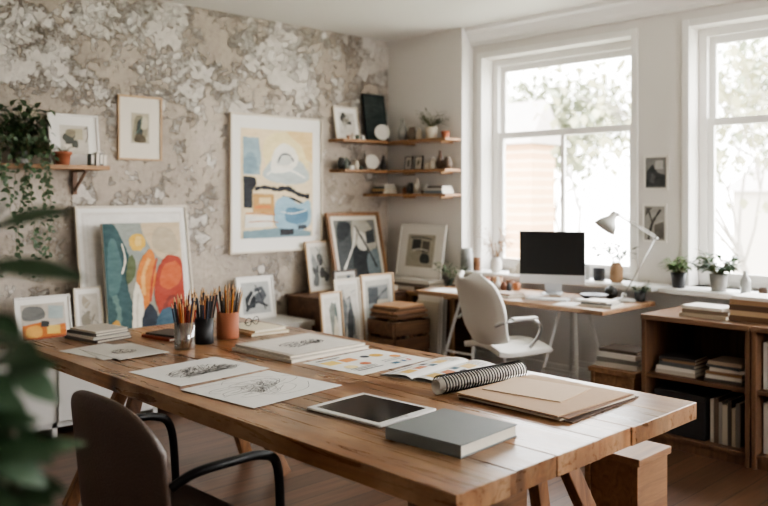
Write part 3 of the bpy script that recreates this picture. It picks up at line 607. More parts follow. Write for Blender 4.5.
picture('tiny square framed picture beside another on the shelf',.10,.12,.01,.012,mat((36,34,32),.5),.012,[((90,80,66),'s',[(.2,.2),(.3,.7),(.8,.6)])],(206,198,184),(5.12,4.87,S2+E),rz=-R(90),lean=R(8))
row('cups on the middle shelf','y',4.48,4.80,5.10,S2+E,4,'small %s ceramic cup on the middle shelf',CC,.8,1.05)
stack('books on the lowest corner shelf',5.06,5.22,S3+E,[(.18,.15,.022,0,(60,56,52),'charcoal'),(.17,.15,.02,.05,(186,158,114),'tan'),(.16,.14,.022,0,(50,72,74),'teal'),(.15,.13,.018,.1,(206,198,186),'cream')])
stack('flat boxes on the lowest corner shelf',5.09,4.60,S3+E,[(.15,.20,.025,0,(100,112,120),'slate blue'),(.14,.19,.02,0,(196,190,180),'cream'),(.12,.17,.018,0,(80,70,62),'brown')],lab='%s flat box stacked on the lowest shelf')
row('small jars on the lowest shelf','y',4.73,5.10,5.10,S3+E,9,'small %s jar on the lowest corner shelf',CC,.6,.9)
# ------------------------------------------------------------ pictures between windows
picture('small square monochrome print on the white window wall',.185,.245,.008,.012,frm_white,.008,[((56,58,60),'p',[(.02,.05),(.05,.55),(.35,.78),(.6,.5),(.95,.42),(.95,.05)]),((176,174,170),'p',[(.45,.62),(.5,.9),(.85,.9),(.85,.62)]),((84,86,88),'p',[(.2,.2),(.3,.5),(.5,.4),(.4,.15)])],(128,128,126),(XW-.001,2.80,1.49),rz=-R(90),group='small prints between the windows')
picture('small monochrome print of branching ink lines on the wall',.185,.27,.008,.012,frm_white,.008,[((52,50,48),'l',[(.2,0),(.4,.5),(.8,.9)],.020),((68,66,62),'l',[(.4,.5),(.2,.9)],.014),((92,88,82),'p',[(.5,.05),(.5,.45),(.95,.55),(.95,.05)]),((84,82,78),'p',[(.05,.7),(.1,.95),(.4,.95)])],(156,152,146),(XW-.001,2.81,1.125),rz=-R(90),group='small prints between the windows')
# ------------------------------------------------------------ desk
DZ=.75
o=emp('desk','long brown wood desk on slim white trestles under the window','desk',(0,0,0))
dk=wood((136,102,74),(174,140,106),'y',.2,.4)
g=G(); g.box(4.42,5.08,2.66,4.24,DZ-.03,DZ); mk('desktop',g,dk,o,bevel=.004)
wl=mat((214,212,207),.5,0,.03)
for y in (3.08,3.95):
    for x0,x1 in ((4.52,4.68),(4.98,4.82)):
        for s in (-1,1):
            g=G(); g.beam((x0,y+s*.18,0),(x1,y+s*.06,DZ-.055),.020,.020); mk('leg',g,wl,o,bevel=.003)
    g=G(); g.box(4.60,4.90,y-.08,y+.08,DZ-.05,DZ-.03); mk('crossbar',g,wl,o,bevel=.003)
    for xx in (4.58,4.92):
        g=G(); g.beam((xx,y-.13,.3),(xx,y+.13,.3),.014,.014); mk('brace',g,wl,o)
o=emp('computer_monitor','slim silver desktop computer with a dark screen','computer',(4.93,3.375,DZ+.0005),(0,0,R(-62)))
al=mat((206,208,210),.4,.4,.03)
g=G(); g.box(-.232,.232,-.006,.012,.070,.45); mk('body',g,al,o,bevel=.005)
g=G(); g.box(-.229,.229,-.009,-.006,.138,.447); mk('screen',g,mat((4,4,5),.5,0,.1),o,bevel=.001)
g=G(); g.box(-.07,.07,-.07,.09,0,.006); g.beam((0,.085,.004),(0,.02,.26),.12,.008,up=(0,1,0)); mk('stand',g,al,o,bevel=.002)
g=G(); g.box(-.14,.14,-.055,.055,0,.012)
for r_ in range(4):
    for c_ in range(12): g.box(-.133+c_*.0223,-.114+c_*.0223,-.047+r_*.024,-.027+r_*.024,.012,.015,1)
mk('keyboard',g,[al,mat((230,230,228),.5)],None,(4.63,3.20,DZ+.0005),(0,0,R(-72)),bevel=.001,label='slim white wireless keyboard on the desk',cat='keyboard')
g=G(); g.lathe([(.028,0),(.03,.008),(.024,.02),(.01,.026),(0,.027)],20); mk('computer_mouse',g,mat((236,236,234),.3),None,(4.70,3.00,DZ+.0005),label='rounded white computer mouse on the desk',cat='mouse').scale=(1,1.6,1)
o=emp('desk_lamp','grey articulated desk lamp bending over the desk','lamp',(4.92,2.80,DZ+.0005))
lm=mat((172,170,164),.35,.1,.04)
g=G(); g.lathe([(.075,0),(.078,.006),(.07,.018),(.02,.024),(.012,.05),(0,.05)],28); mk('base',g,lm,o)
p0=Vector((0,0,.045)); p1=Vector((.15,-.145,.42)); p2=Vector((-.04,.03,.575))
g=G(); g.tube([p0,p1],.0055,8); g.tube([p1,p2],.0055,8); g.tube([p1+Vector((0,0,.016)),p2+Vector((0,0,.016))],.0035,8)
mk('arm',g,lm,o)
for p in (p0,p1,p2):
    g=G(); g.tube([p-Vector((.014,.014,0)),p+Vector((.018,.018,0))],.012,10); mk('joint',g,lm,o)
d=Vector((-.46,.36,-.80)).normalized(); q=p2+Vector((-.015,.015,.0)); zax=d; xax=zax.orthogonal().normalized(); yax=zax.cross(xax)
Mh=Matrix(((xax.x,yax.x,zax.x,q.x),(xax.y,yax.y,zax.y,q.y),(xax.z,yax.z,zax.z,q.z),(0,0,0,1)))
g=G(); g.lathe([(.0,-.025),(.02,-.02),(.025,0),(.028,.025),(.060,.065),(.078,.11),(.075,.11),(.057,.065),(.024,.025),(0,.016)],28,0,(0,0,0),Mh); mk('shade',g,lm,o)
pr_c=hollow(.035,.042,.08)
for i,(x,y,z,c,nm,s) in enumerate([(4.98,4.02,DZ,(160,98,66),'terracotta',.9),(4.99,3.91,DZ,(176,138,106),'tan',1.0),(5.0,3.80,DZ,(136,104,82),'brown',.8),(4.95,3.70,DZ,(176,120,84),'orange',.7)]):
    pot('ceramic_pot','small %s pot on the desk beneath the window'%nm,'pot',x,y,z+.0005,[(r*s,h*s) for r,h in pr_c],mat(c,.7),group='small pots on the desk')
pot('glass_jar','tall frosted glass jar on the window sill','jar',5.18,4.38,ZS+.0005,[(.045,0),(.05,.01),(.05,.16),(.04,.17),(.04,.18),(0,.18)],mat((156,158,156),.3))
pot('candle','thick brown pillar candle on the window sill','candle',5.18,4.27,ZS+.0005,[(.03,0),(.03,.11),(.0,.108)],mat((136,96,68),.6))
pot('reed_vase','white vase of dried reeds on the window sill','vase',5.20,4.09,ZS+.0005,[(.03,0),(.045,.03),(.045,.08),(.03,.12),(.025,.12),(.03,.08),(0,.02)],pwhite,foliage=bush(.1,30,.22,.012,seed=20,spread=.35,up=1.2),fm=[mat((136,104,72),.8),mat((140,114,86),.8)],soil=False)
row('small jars on the window sill behind the desk','y',3.55,4.0,5.22,ZS+.0005,14,'small %s jar on the sill behind the desk',CC,.8,1.0)
row('small jars on the desk','y',3.66,4.04,4.83,DZ+.0005,44,'small %s jar on the desk beside papers',CC,.5,.75)
pot('ceramic_pot','grey stoneware pot on the window sill','pot',5.22,3.30,ZS+.0005,hollow(.045,.05,.11),concrete)
pot('ceramic_pot','dark stoneware pot on the window sill','pot',5.22,3.17,ZS+.0005,hollow(.04,.045,.09),charcoal)
pot('potted_plant','thin green sprig in a tan ceramic vase','plant',5.20,3.02,ZS+.0005,[(.035,0),(.045,.02),(.045,.10),(.032,.14),(.028,.14),(.03,.10),(0,.02)],mat((160,128,98),.6),foliage=bush(.13,16,.16,.026,seed=22,spread=.4),fm=[green,stemm],soil=False)
g=G(); g.lathe([(.04,0),(.06,.008),(.095,.035),(.10,.04),(.094,.04),(.05,.012),(0,.01)],28); mk('bowl',g,mat((24,24,26),.35),None,(4.84,2.98,DZ+.0005),label='shallow dark ceramic bowl on the desk',cat='bowl')
pot('ceramic_pot','round dark lidded pot on the desk by the lamp','pot',5.01,2.95,DZ+.0005,[(.03,0),(.045,.02),(.048,.045),(.036,.07),(.02,.078),(.01,.09),(0,.09)],mat((40,38,36),.4))
pot('plant_pot','tiny green plant in a dark pot on the desk','plant',5.02,2.74,DZ+.0005,hollow(.032,.04,.07),charcoal,foliage=bush(.06,20,.07,.018,seed=51,spread=.6),fm=[green,stemm])
stack('books on the desk',4.62,2.80,DZ+.0005,[(.2,.22,.014,.1,(204,198,186),'cream'),(.17,.2,.012,.2,(120,122,124),'grey'),(.15,.18,.012,.0,(206,200,190),'ivory')],lab='%s thin book lying on the desk')
stack('notebooks by the monitor',4.60,3.52,DZ+.0005,[(.17,.22,.014,-.2,(210,205,196),'cream'),(.15,.2,.012,-.1,(146,112,84),'tan')],lab='%s notebook lying beside the keyboard')
stack('notebooks at the desk end',4.90,4.15,DZ+.0005,[(.2,.14,.016,0,(84,68,58),'dark brown'),(.18,.13,.014,.1,(196,188,174),'cream'),(.16,.12,.016,0,(120,94,74),'tan')],lab='%s notebook stacked at the desk end')
for i,(x,y,l,w,rz) in enumerate([(4.56,4.02,.21,.297,8),(4.60,3.84,.21,.297,-14),(4.55,2.99,.19,.14,12)]):
    g=G(); g.box(-l/2,l/2,-w/2,w/2,0,.002); mk('paper_sheet',g,mat((226,223,218),.85,0,.03),None,(x,y,DZ+.0005+(i%2)*.0028),(0,0,R(rz)),label='loose white paper sheet on the desk',cat='paper',group='loose papers on the desk')
def crate(label,x,y,lx,ly,h,rz=0,w1=oak,name='wooden_stool',cat='stool'):
    o=emp(name,label,cat,(x,y,0),(0,0,rz)); g=G(); g.box(-lx/2,lx/2,-ly/2,ly/2,h-.03,h); mk('seat',g,w1,o,bevel=.004)
    for s in (-1,1):
        g=G(); g.box(-lx/2+.01,lx/2-.01,s*(ly/2-.025)-.012,s*(ly/2-.025)+.012,0,h-.03); mk('side_panel',g,w1,o,bevel=.003)
        g=G(); x_=s*(lx/2-.03); g.box(x_-.01,x_+.01,-ly/2+.037,ly/2-.037,.04,h-.03); mk('cross_panel',g,w1,o,bevel=.002)
mid=wood((110,78,54),(148,112,80),'x',0,.5)
crate('low wooden box stool under the end of the desk',4.60,2.61,.34,.32,.40,0,mid)
stack('books on the box stool',4.60,2.61,.4005,[(.24,.28,.03,0,(196,188,176),'cream'),(.22,.27,.028,.1,(120,116,110),'grey'),(.22,.27,.03,-.05,(218,214,206),'white'),(.2,.25,.02,.05,(90,78,68),'brown')])
# ------------------------------------------------------------ office chair (faces +x locally)
o=emp('office_chair','white moulded swivel office chair with chrome arms at the desk','chair',(4.20,3.24,0),(0,0,R(-18)))
def shell(pts,w,g,nx=11,cup=.03):
    P=spl([(a,0,b) for a,b in pts],False,6); vs=[];fs=[];k=len(P)
    for i,p in enumerate(P):
        t=i/(k-1); ww=w(t)
        for j in range(nx):
            s=-1+2*j/(nx-1); a=P[min(i+1,k-1)]-P[max(i-1,0)]; nrm=Vector((-a.z,0,a.x)).normalized()
            q=p+Vector((0,s*ww,0))+nrm*cup*s*s; vs.append(q)
    for i in range(k-1):
        for j in range(nx-1): fs.append((i*nx+j,i*nx+j+1,(i+1)*nx+j+1,(i+1)*nx+j))
    return g.add(vs,fs,0,True)
wc=mat((218,215,208),.45,0,.04)
g=shell([(.24,.49),(.19,.515),(.05,.51),(-.10,.505),(-.17,.515)],lambda t:.20+.03*math.sin(math.pi*t),G()); mk('seat',g,wc,o,solid=.035,bevel=.006)
g=shell([(-.165,.525),(-.205,.61),(-.23,.74),(-.27,.85),(-.315,.94)],lambda t:.205+.045*math.sin(math.pi*t)-.13*max(0,(t-.72)/.28)**2,G(),cup=-.07); mk('backrest',g,wc,o,solid=.03,bevel=.006)
for s in (-1,1):
    g=G(); g.tube(spl([(-.21,s*.21,.66),(-.12,s*.25,.69),(.04,s*.26,.69),(.10,s*.25,.62),(.05,s*.21,.51)],False,5),.011,10); ar=mk('armrest',g,metal,o)
    g=G(); g.box(-.12,.06,s*.26-.02,s*.26+.02,.695,.712); mk('arm_pad',g,wc,ar,bevel=.006)
g=G(); g.lathe([(.03,.11),(.03,.3),(.02,.3),(.02,.475),(.07,.483),(0,.485)],20); mk('column',g,metal,o)
g=G()
for i in range(5):
    a=i*2*math.pi/5+.3; c,s=math.cos(a),math.sin(a); g.beam((c*.02,s*.02,.115),(c*.28,s*.28,.075),.035,.022)
mk('base',g,metal,o,bevel=.004)
for i in range(5):
    a=i*2*math.pi/5+.3; c,s=math.cos(a),math.sin(a); g=G(); g.tube([(c*.28-s*.02,s*.28+c*.02,.03),(c*.28+s*.02,s*.28-c*.02,.03)],.03,14); g.tube([(c*.28,s*.28,.04),(c*.28,s*.28,.08)],.006,6); mk('caster',g,charcoal,o)
# ------------------------------------------------------------ bookcases
CZ=.76
ctop=wood((96,70,52),(138,106,80),'y',0,.36)
def cabinet(y0,y1,label):
    o=emp('bookcase',label,'bookcase',(0,0,0),group='low bookcases beneath the window'); t=.025; xf,xb=4.43,5.07
    g=G(); g.box(xf,xb,y0,y0+t,.0,CZ-.03); g.box(xf,xb,y1-t,y1,0,CZ-.03); g.box(xf+.01,xb,y0+t,y1-t,.05,.075); g.box(xb-.015,xb,y0+t,y1-t,.075,CZ-.03); g.box(xf+.02,xf+.035,y0+t,y1-t,0,.05); mk('body',g,walz,o,bevel=.002)
    g=G(); g.box(xf-.012,xb+.005,y0,y1,CZ-.03,CZ); mk('top',g,ctop,o,bevel=.003)
    g=G(); g.box(xf+.012,xb-.016,y0+t+.001,y1-t-.001,.395,.418); mk('shelf',g,waly,o,bevel=.002)
cabinet(1.785,2.41,'low open walnut bookcase filled with books'); cabinet(1.14,1.777,'low open walnut bookcase with folders and boxes')
stack('books lying on the bookcase shelf',4.60,2.23,.4185,[(.22,.24,.022,0,(176,168,156),'cream'),(.22,.23,.02,.04,(210,205,196),'white'),(.20,.22,.022,-.06,(96,98,98),'grey'),(.19,.2,.018,.03,(146,118,92),'tan'),(.2,.21,.014,.1,(66,62,60),'charcoal')])
stack('magazines lying on the bookcase shelf',4.60,1.95,.4185,[(.24,.21,.018,0,(80,74,68),'dark'),(.23,.20,.02,.05,(190,185,176),'pale'),(.23,.20,.016,0,(138,106,78),'tan'),(.21,.19,.02,.1,(204,198,188),'cream'),(.21,.19,.015,-.1,(66,74,82),'slate'),(.2,.19,.02,0,(170,154,136),'beige')],lab='%s magazine in a stack on the shelf')
o=emp('storage_box','dark fabric storage box in the bottom of the bookcase','box',(4.65,2.20,.0755)); g=G(); g.box(-.17,.17,-.15,.15,0,.24); mk('body',g,mat((36,33,33),.85,0,.15,60),o,bevel=.006)
g=G(); g.box(-.174,.174,-.154,.154,.215,.25); mk('lid',g,mat((42,38,38),.85,0,.15,60),o,bevel=.005)
standing('books in the bottom of the bookcase',4.50,2.03,.0755,[(.02,.24,(190,182,170),'cream'),(.025,.25,(104,88,74),'brown'),(.018,.23,(160,157,152),'grey'),(.03,.22,(200,194,182),'white'),(.02,.25,(80,74,68),'taupe'),(.02,.21,(180,166,146),'beige'),(.025,.24,(130,126,120),'stone')],.22)
standing('books in the second bookcase',4.50,1.74,.4185,[(.02,.25,(200,197,190),'white'),(.03,.23,(170,165,156),'grey'),(.02,.26,(126,94,68),'brown'),(.025,.24,(190,184,170),'cream'),(.02,.25,(74,74,76),'charcoal'),(.03,.21,(180,154,120),'tan'),(.03,.25,(176,172,164),'pale')],.22)
standing('folders in the second bookcase',4.50,1.74,.0755,[(.05,.27,(190,184,174),'cream'),(.05,.27,(182,177,168),'grey'),(.05,.27,(156,126,96),'kraft'),(.05,.27,(202,198,190),'white'),(.05,.27,(104,100,96),'taupe')],.24,lab='%s document folder standing in the bookcase')
stack('books on top of the bookcase',4.60,2.08,CZ+.0005,[(.19,.27,.022,0,(176,160,138),'beige'),(.19,.26,.022,.06,(126,108,90),'taupe'),(.18,.24,.018,-.04,(212,206,194),'cream')])
stack('large books on top of the bookcase',4.66,1.82,CZ+.0005,[(.24,.26,.03,0,(106,76,54),'brown'),(.24,.25,.028,.03,(180,152,120),'tan'),(.23,.25,.03,0,(88,64,48),'dark brown'),(.22,.24,.028,.05,(164,130,98),'kraft'),(.22,.23,.02,0,(214,208,198),'white')])
pot('potted_plant','small leafy plant in a dark pot on the window sill','plant',5.20,2.56,ZS+.0005,hollow(.04,.052,.10),charcoal,foliage=bush(.09,40,.095,.03,seed=31,spread=.45),fm=[lgreen,stemm])
pot('potted_plant','bushy green plant in a grey pot on the window sill','plant',5.20,2.29,ZS+.0005,hollow(.045,.058,.11),concrete,foliage=bush(.10,60,.13,.035,seed=32,spread=.55),fm=[green,stemm])
pot('glass_bottle','clear glass bottle on the window sill','bottle',5.20,2.12,ZS+.0005,[(.03,0),(.032,.08),(.014,.11),(.014,.14),(0,.14)],mat((160,162,160),.2))
row('small jars on the window sill','y',1.60,2.07,5.19,ZS+.0005,21,'small %s jar on the window sill',CC,.7,.95)
# ------------------------------------------------------------ BIG TABLE
TZ=.75; tx0,tx1,ty0,ty1=1.455,2.70,1.262,4.05
pw=[.235,.18,.225,.17,.24,.195]
tw=wood((100,66,42),(152,108,72),'y',.2075,.27,.9,(174,142,110))
o=emp('work_table','large rustic plank work table on trestle legs','table',(0,0,0))
g=G(); a=0
for i,w in enumerate(pw):
    g.box(a+(.0006 if i else 0),a+w-.0006,ty0+(.0,.003,.001,.004,.0,.002)[i],ty1,TZ-.058,TZ); a+=w
mk('tabletop',g,tw,o,loc=(tx0,0,0),bevel=.0025)
tl=wood((100,66,42),(144,102,68),'z',0,.5)
for y in (1.62,3.60):
    for (xa,xb) in ((1.60,1.86),(2.60,2.32)):
        for s in (-1,1):
            g=G(); g.beam((xa,y+s*.17,0),(xb,y+s*.05,TZ-.118),.06,.045,up=(0,1,0)); mk('leg',g,tl,o,bevel=.004)
    g=G(); g.box(1.68,2.50,y-.09,y+.09,TZ-.12,TZ-.058); mk('crossbeam',g,tl,o,bevel=.004)
    for xx in (1.70,2.48):
        g=G(); g.beam((xx,y-.14,.26),(xx,y+.14,.26),.03,.05); mk('brace',g,tl,o)
e=.0006; TT=TZ+e
o=emp('tablet','white tablet computer with a dark screen on the table','tablet',(1.832,1.955,TT),(0,0,R(4)))
g=G(); g.box(-.135,.135,-.165,.165,0,.008); mk('body',g,mat((224,223,221),.35),o,bevel=.003)
g=G(); g.box(-.114,.114,-.138,.138,.008,.0088); mk('screen',g,mat((26,26,29),.12),o)
g=G(); g.lathe([(.007,.008),(.007,.0088),(0,.0088)],16,0,(0,-.151,0)); mk('home_button',g,mat((180,179,178),.4),o)
book('thick grey cloth bound sketchbook on the table',1.79,1.57,TT,.275,.27,.036,R(4),(114,118,118),parts=True,name='sketchbook',pages=(210,203,188))
z=TT
for i,(cx,cy,lx,ly,t,rz,c,lb,nm) in enumerate([(2.38,1.64,.45,.44,.004,3,(80,58,44),'dark brown card folder beneath paper layers','card_folder'),
  (2.375,1.65,.44,.425,.006,-1,(206,193,176),'stack of cream paper under a kraft cover','paper_stack'),
  (2.37,1.645,.43,.43,.004,2,(126,92,66),'brown card folder at the edge of the table','card_folder'),
  (2.365,1.655,.43,.42,.004,-1,(188,156,124),'tan kraft paper folder lying flat','card_folder')]):
    g=G(); g.box(-lx/2,lx/2,-ly/2,ly/2,0,t); mk(nm,g,mat(c,.75,0,.06,30),None,(cx,cy,z),(0,0,R(rz)),bevel=.001,label=lb,cat='folder' if 'folder' in nm else 'paper'); z+=t+.0005
g=G(); g.box(-.12,.12,-.15,.15,0,.003); mk('kraft_sheet',g,mat((210,184,156),.75,0,.05,30),None,(2.39,1.70,z),(0,0,R(8)),label='smaller pale kraft sheet on top of the folder',cat='paper')
o=emp('spiral_notebook','spiral bound notebook with curled back pages and dark coil','notebook',(2.36,1.925,TT),(0,0,R(-5)))
g=G(); P=[]
for i in range(34):
    a=i/33*5.6-.3; r=.029-.010*i/33; P.append((r*math.sin(a),.031-r*math.cos(a)))
vs=[(-.225,y,z) for y,z in P]+[(.225,y,z) for y,z in P]; k=len(P); g.add(vs,[(i,i+1,k+1+i,k+i) for i in range(k-1)],0,True); mk('pages',g,mat((206,200,190),.8,0,.05,60),o,solid=.0025)
g=G(); P=[]; nl=30
for i in range(nl*14+1):
    a=i/14*2*math.pi; P.append((-.215+.43*i/(nl*14),.034*math.sin(a),.0335-.032*math.cos(a)))
g.tube(P,.0023,6); mk('wire_coil',g,mat((36,33,31),.45,.3,.1),o)
def sheet(label,cx,cy,w,h,rz,shapes,bg,z=TT,name='sketch_sheet',group=None,cat='drawing',t=.0012):
    g=G(); ms=[mat(bg,.8,0,.03,20)]
    g.box(-w/2,w/2,0,t,-h/2,h/2,0); g,ms=art(w*.999,h*.999,shapes,bg,g,ms,y=-.0001,z0=-h/2,flat=True)
    return mk(name,g,ms,None,(cx,cy,z+t),(-R(90),0,rz),label=label,cat=cat,group=group)
gs_=[(160,157,154),(126,124,121),(92,90,88),(62,60,59)]
def pencil_study(seed,blobs,n=260,wv=.0022,ln=.05):
    r=random.Random(seed); out=[]
    for (cx,cy,rx,ry,ang) in blobs:
        for i in range(int(n/len(blobs))):
            a=r.uniform(0,6.28); q=math.sqrt(r.random()); x=cx+rx*q*math.cos(a); y=cy+ry*q*math.sin(a); b=ang+r.uniform(-.35,.35); l=ln*r.uniform(.4,1.2)
            out.append((r.choice(gs_),'l',[(x-l*math.cos(b),y-l*math.sin(b)),(x+.008*r.uniform(-1,1),y),(x+l*math.cos(b),y+l*math.sin(b))],wv*r.uniform(.6,1.3)))
        P=[(cx+rx*math.cos(k)*r.uniform(.9,1.15),cy+ry*math.sin(k)*r.uniform(.9,1.15)) for k in (0,.8,1.6,2.4,3.2,4,4.8,5.6,6.28)]
        out.append(((70,68,66),'l',P,.002))
    return out
sk1=pencil_study(3,[(.34,.46,.18,.18,.6),(.56,.54,.2,.15,1.1),(.74,.42,.12,.14,.2),(.5,.34,.24,.06,.1)],300,.0024,.06)
r2=random.Random(9); sk2=[]
for i in range(34):
    a=r2.uniform(0,6.28); cx,cy=r2.uniform(.25,.74),r2.uniform(.28,.74); rx=r2.uniform(.08,.3); ry=rx*r2.uniform(.4,1.0); st=r2.uniform(.5,1.0)
    sk2.append((r2.choice(gs_[1:]),'l',[(cx+rx*math.cos(a+k*st),cy+ry*math.sin(a+k*st)+.03*k) for k in range(5)],.0018))
sk2+=pencil_study(5,[(.42,.5,.08,.14,.9),(.62,.58,.08,.1,.4)],80,.002,.035)
sheet('white paper with a shaded pencil study of foliage',1.755,2.88,.42,.36,R(4),sk1,(226,224,219),group='pencil drawings on the table')
sheet('white paper with a flowing pencil line drawing',1.755,2.455,.425,.40,R(6),sk2,(230,228,223),z=TT+.002,group='pencil drawings on the table')
mg1=[((226,196,108),'r',(.08,.62,.26,.82)),((208,140,78),'r',(.30,.62,.48,.80)),((232,214,158),'c',(.18,.4,.07)),((190,110,66),'c',(.4,.42,.06)),((74,76,80),'c',(.62,.70,.05)),((226,180,82),'c',(.76,.66,.075)),((214,146,66),'c',(.86,.45,.06)),((54,104,128),'r',(.56,.12,.66,.2)),
 ((90,90,90),'r',(.08,.16,.44,.18)),((90,90,90),'r',(.08,.22,.40,.235)),((90,90,90),'r',(.08,.27,.42,.285)),((100,100,100),'r',(.56,.28,.9,.295)),((100,100,100),'r',(.56,.34,.86,.355)),((50,50,54),'r',(.08,.86,.4,.89)),((40,90,140),'r',(.7,.12,.74,.2)),((190,76,56),'r',(.78,.12,.82,.2))]
sheet('printed colour swatch sheet with yellow and orange patches',2.365,2.545,.43,.345,R(4),mg1,(230,228,222),name='swatch_sheet',cat='print')
o=emp('open_magazine','open magazine with smooth white pages and coloured charts','magazine',(2.445,2.195,TT),(0,0,R(9)))
for s in (-1,1):
    g=G(); k=16; ms=[mat((229,227,222),.6,0,.03)]; P=[]
    for i in range(k+1):
        t=i/k; P.append((s*(.0005+t*.15),.004+.012*math.sin(math.pi*t**.6)))
    vs=[(-.21,p[0],p[1]) for p in P]+[(.21,p[0],p[1]) for p in P]; g.add(vs,[(i,i+1,k+2+i,k+1+i) for i in range(k)],0,True)
    pr=[((214,178,92),-.18,-.11,4,9),((190,112,62),-.09,-.03,5,9),((74,104,116),-.01,.03,4,7),((222,190,120),.05,.12,5,10),((110,106,100),.13,.135,3,12),((110,106,100),.15,.155,3,12),((110,106,100),.17,.175,3,11),((70,72,76),-.01,.03,9,12),((150,140,126),-.18,-.04,12,13)]
    for j,(c_,a,b,u0,u1) in enumerate(pr):
        ms.append(mat(c_,.6)); seg=[(P[i][0],P[i][1]+.0009) for i in range(u0,u1+1)]; n_=len(seg)
        g.add([(a,y,z) for y,z in seg]+[(b,y,z) for y,z in seg],[(i,i+1,n_+i+1,n_+i) for i in range(n_-1)],j+1,True)
    mk('page',g,ms,o)
g=G(); g.box(-.212,.212,-.152,.152,0,.0025); mk('cover',g,mat((196,190,180),.6),o)
z=stack('sketchbooks stacked on the table',2.33,2.955,TT,[(.46,.42,.014,.04,(206,199,188),'cream'),(.44,.40,.012,.02,(190,181,168),'beige')],lab='large %s sketchbook lying on the table')
sheet('grey toned drawing lying on the sketchbooks',2.33,2.95,.40,.36,R(3),pencil_study(8,[(.4,.5,.2,.16,.5),(.65,.5,.14,.12,.9)],160,.003,.05),(214,209,201),z=z)
z=stack('books at the far end of the table',1.80,3.89,TT,[(.20,.26,.014,.2,(104,101,98),'grey'),(.20,.25,.012,.1,(212,206,196),'white'),(.19,.23,.014,.2,(90,87,84),'charcoal'),(.18,.22,.01,.15,(200,191,178),'cream')])
for i,(x,y,rz) in enumerate([(1.66,3.54,10),(1.70,3.48,-6),(1.72,3.44,4)]):
    sheet('loose printed paper sheet with a small grey sketch',x,y,.24,.32,R(rz),pencil_study(12,[(.45,.5,.22,.14,.5)],70,.003,.05) if i==2 else [],(220,217,210),z=TT+.0025*i,name='paper_sheet',group='loose papers on the table',cat='paper')
book('red brown covered notebook on the table',2.06,3.66,TT,.17,.22,.014,R(8),(140,66,46),name='notebook',parts=True,cat='notebook')
book('dark covered notebook resting on a red notebook',2.07,3.66,TT+.0145,.15,.20,.01,R(14),(66,56,52),name='notebook',parts=True,cat='notebook')
z=stack('cream notebooks near the pencil cups',2.48,3.52,TT,[(.22,.30,.014,-.1,(206,193,160),'cream'),(.20,.27,.012,.05,(214,204,180),'ivory')],lab='%s notebook stacked on the table')
o=emp('eyeglasses','folded dark rimmed eyeglasses resting on notebooks','glasses',(2.47,3.54,z+.0005),(0,0,R(20)))
for s in (-1,1):
    g=G(); g.tube([(s*.033+.026*math.cos(t*.3927),0,.022+.02*math.sin(t*.3927)) for t in range(16)],.0018,6,closed=True); mk('rim',g,blackm,o)
g=G(); g.tube([(-.008,0,.026),(0,0,.03),(.008,0,.026)],.0016,6); mk('bridge',g,blackm,o)
for s in (-1,1):
    g=G(); g.tube([(s*.058,0,.026),(s*.058,.01,.022),(-s*.04,.014+.006*s,.012)],.0016,6); mk('temple',g,blackm,o)
def pencil(x,y,ang,tilt,L,c,tipc,r=.0042,grp='pencils',lab='',z=TT+.006):
    g=G(); Z=[(r,0,0),(r,L-.026,0),(r*.35,L-.004,1),(0.0004,L,2)]
    for a in range(3):
        r0,z0,_=Z[a]; r1,z1,mi=Z[a+1]; vs=[(r0*math.cos(k*1.0472),r0*math.sin(k*1.0472),z0) for k in range(6)]+[(r1*math.cos(k*1.0472),r1*math.sin(k*1.0472),z1) for k in range(6)]
        g.add(vs,[(k,(k+1)%6,6+(k+1)%6,6+k) for k in range(6)],mi)
    g.add([(r*math.cos(k*1.0472),r*math.sin(k*1.0472),0) for k in range(6)],[(5,4,3,2,1,0)],0)
    o=mk('pencil',g,[mat(c,.4),mat((198,158,112),.7),mat(tipc,.5)],None,(x,y,z),label=lab,cat='pencil',group=grp)
    o.rotation_euler=(0,tilt,ang); return o
cups=[(1.955,3.335,.048,.125,glass_mat('cup_glass',.22,.34,(.82,.83,.83,1)),'clear grey glass pencil cup full of coloured pencils',[((150,54,38),'red'),((190,106,50),'orange'),((34,34,38),'black'),((96,44,38),'dark red'),((48,54,72),'navy'),((190,144,96),'tan')]),
 (2.095,3.40,.046,.12,mat((26,26,28),.5,0,.1),'black pencil cup full of dark pencils and brushes',[((28,30,34),'black'),((36,50,74),'navy'),((104,78,60),'brown'),((50,50,54),'grey'),((170,100,54),'ochre'),((70,40,36),'maroon')]),
 (2.255,3.44,.054,.13,mat((160,98,70),.7,0,.1),'tan ceramic pencil cup with wooden pencils',[((190,124,62),'orange'),((50,40,34),'dark brown'),((80,62,50),'brown'),((36,36,40),'charcoal'),((196,154,108),'natural wood'),((168,70,44),'red')])]
for ci,(cx,cy,r,h,m,lab,cols) in enumerate(cups):
    g=G(); g.lathe([(r*.95,0),(r,.003),(r,h),(r-.003,h),(r-.003,.005),(0,.005)],32); mk('pencil_cup',g,m,None,(cx,cy,TT),label=lab,cat='cup')
    k=26
    for i in range(k):
        a=i*2.39996+ci; q=math.sqrt((i+.5)/k)
        Lp=random.uniform(.195,.262); rb=q*(r-.012)*.70; top=q*(r-.009)
        tilt=math.atan2((top-rb)+q*.010,h)
        c,nm=cols[random.randrange(len(cols))]; pencil(cx+rb*math.cos(a),cy+rb*math.sin(a),a,tilt,Lp,c,c,grp='pencils in the %s cup'%('glass','black','tan')[ci],lab='%s pencil standing tip up in a cup'%nm)
crate('plain wooden box stool beside the work table',3.01,1.705,.26,.26,.44,0,mid)
crate('wooden box stool tucked beneath the work table',2.44,2.06,.34,.36,.44,0,wood((92,64,44),(130,96,68),'x',0,.5))
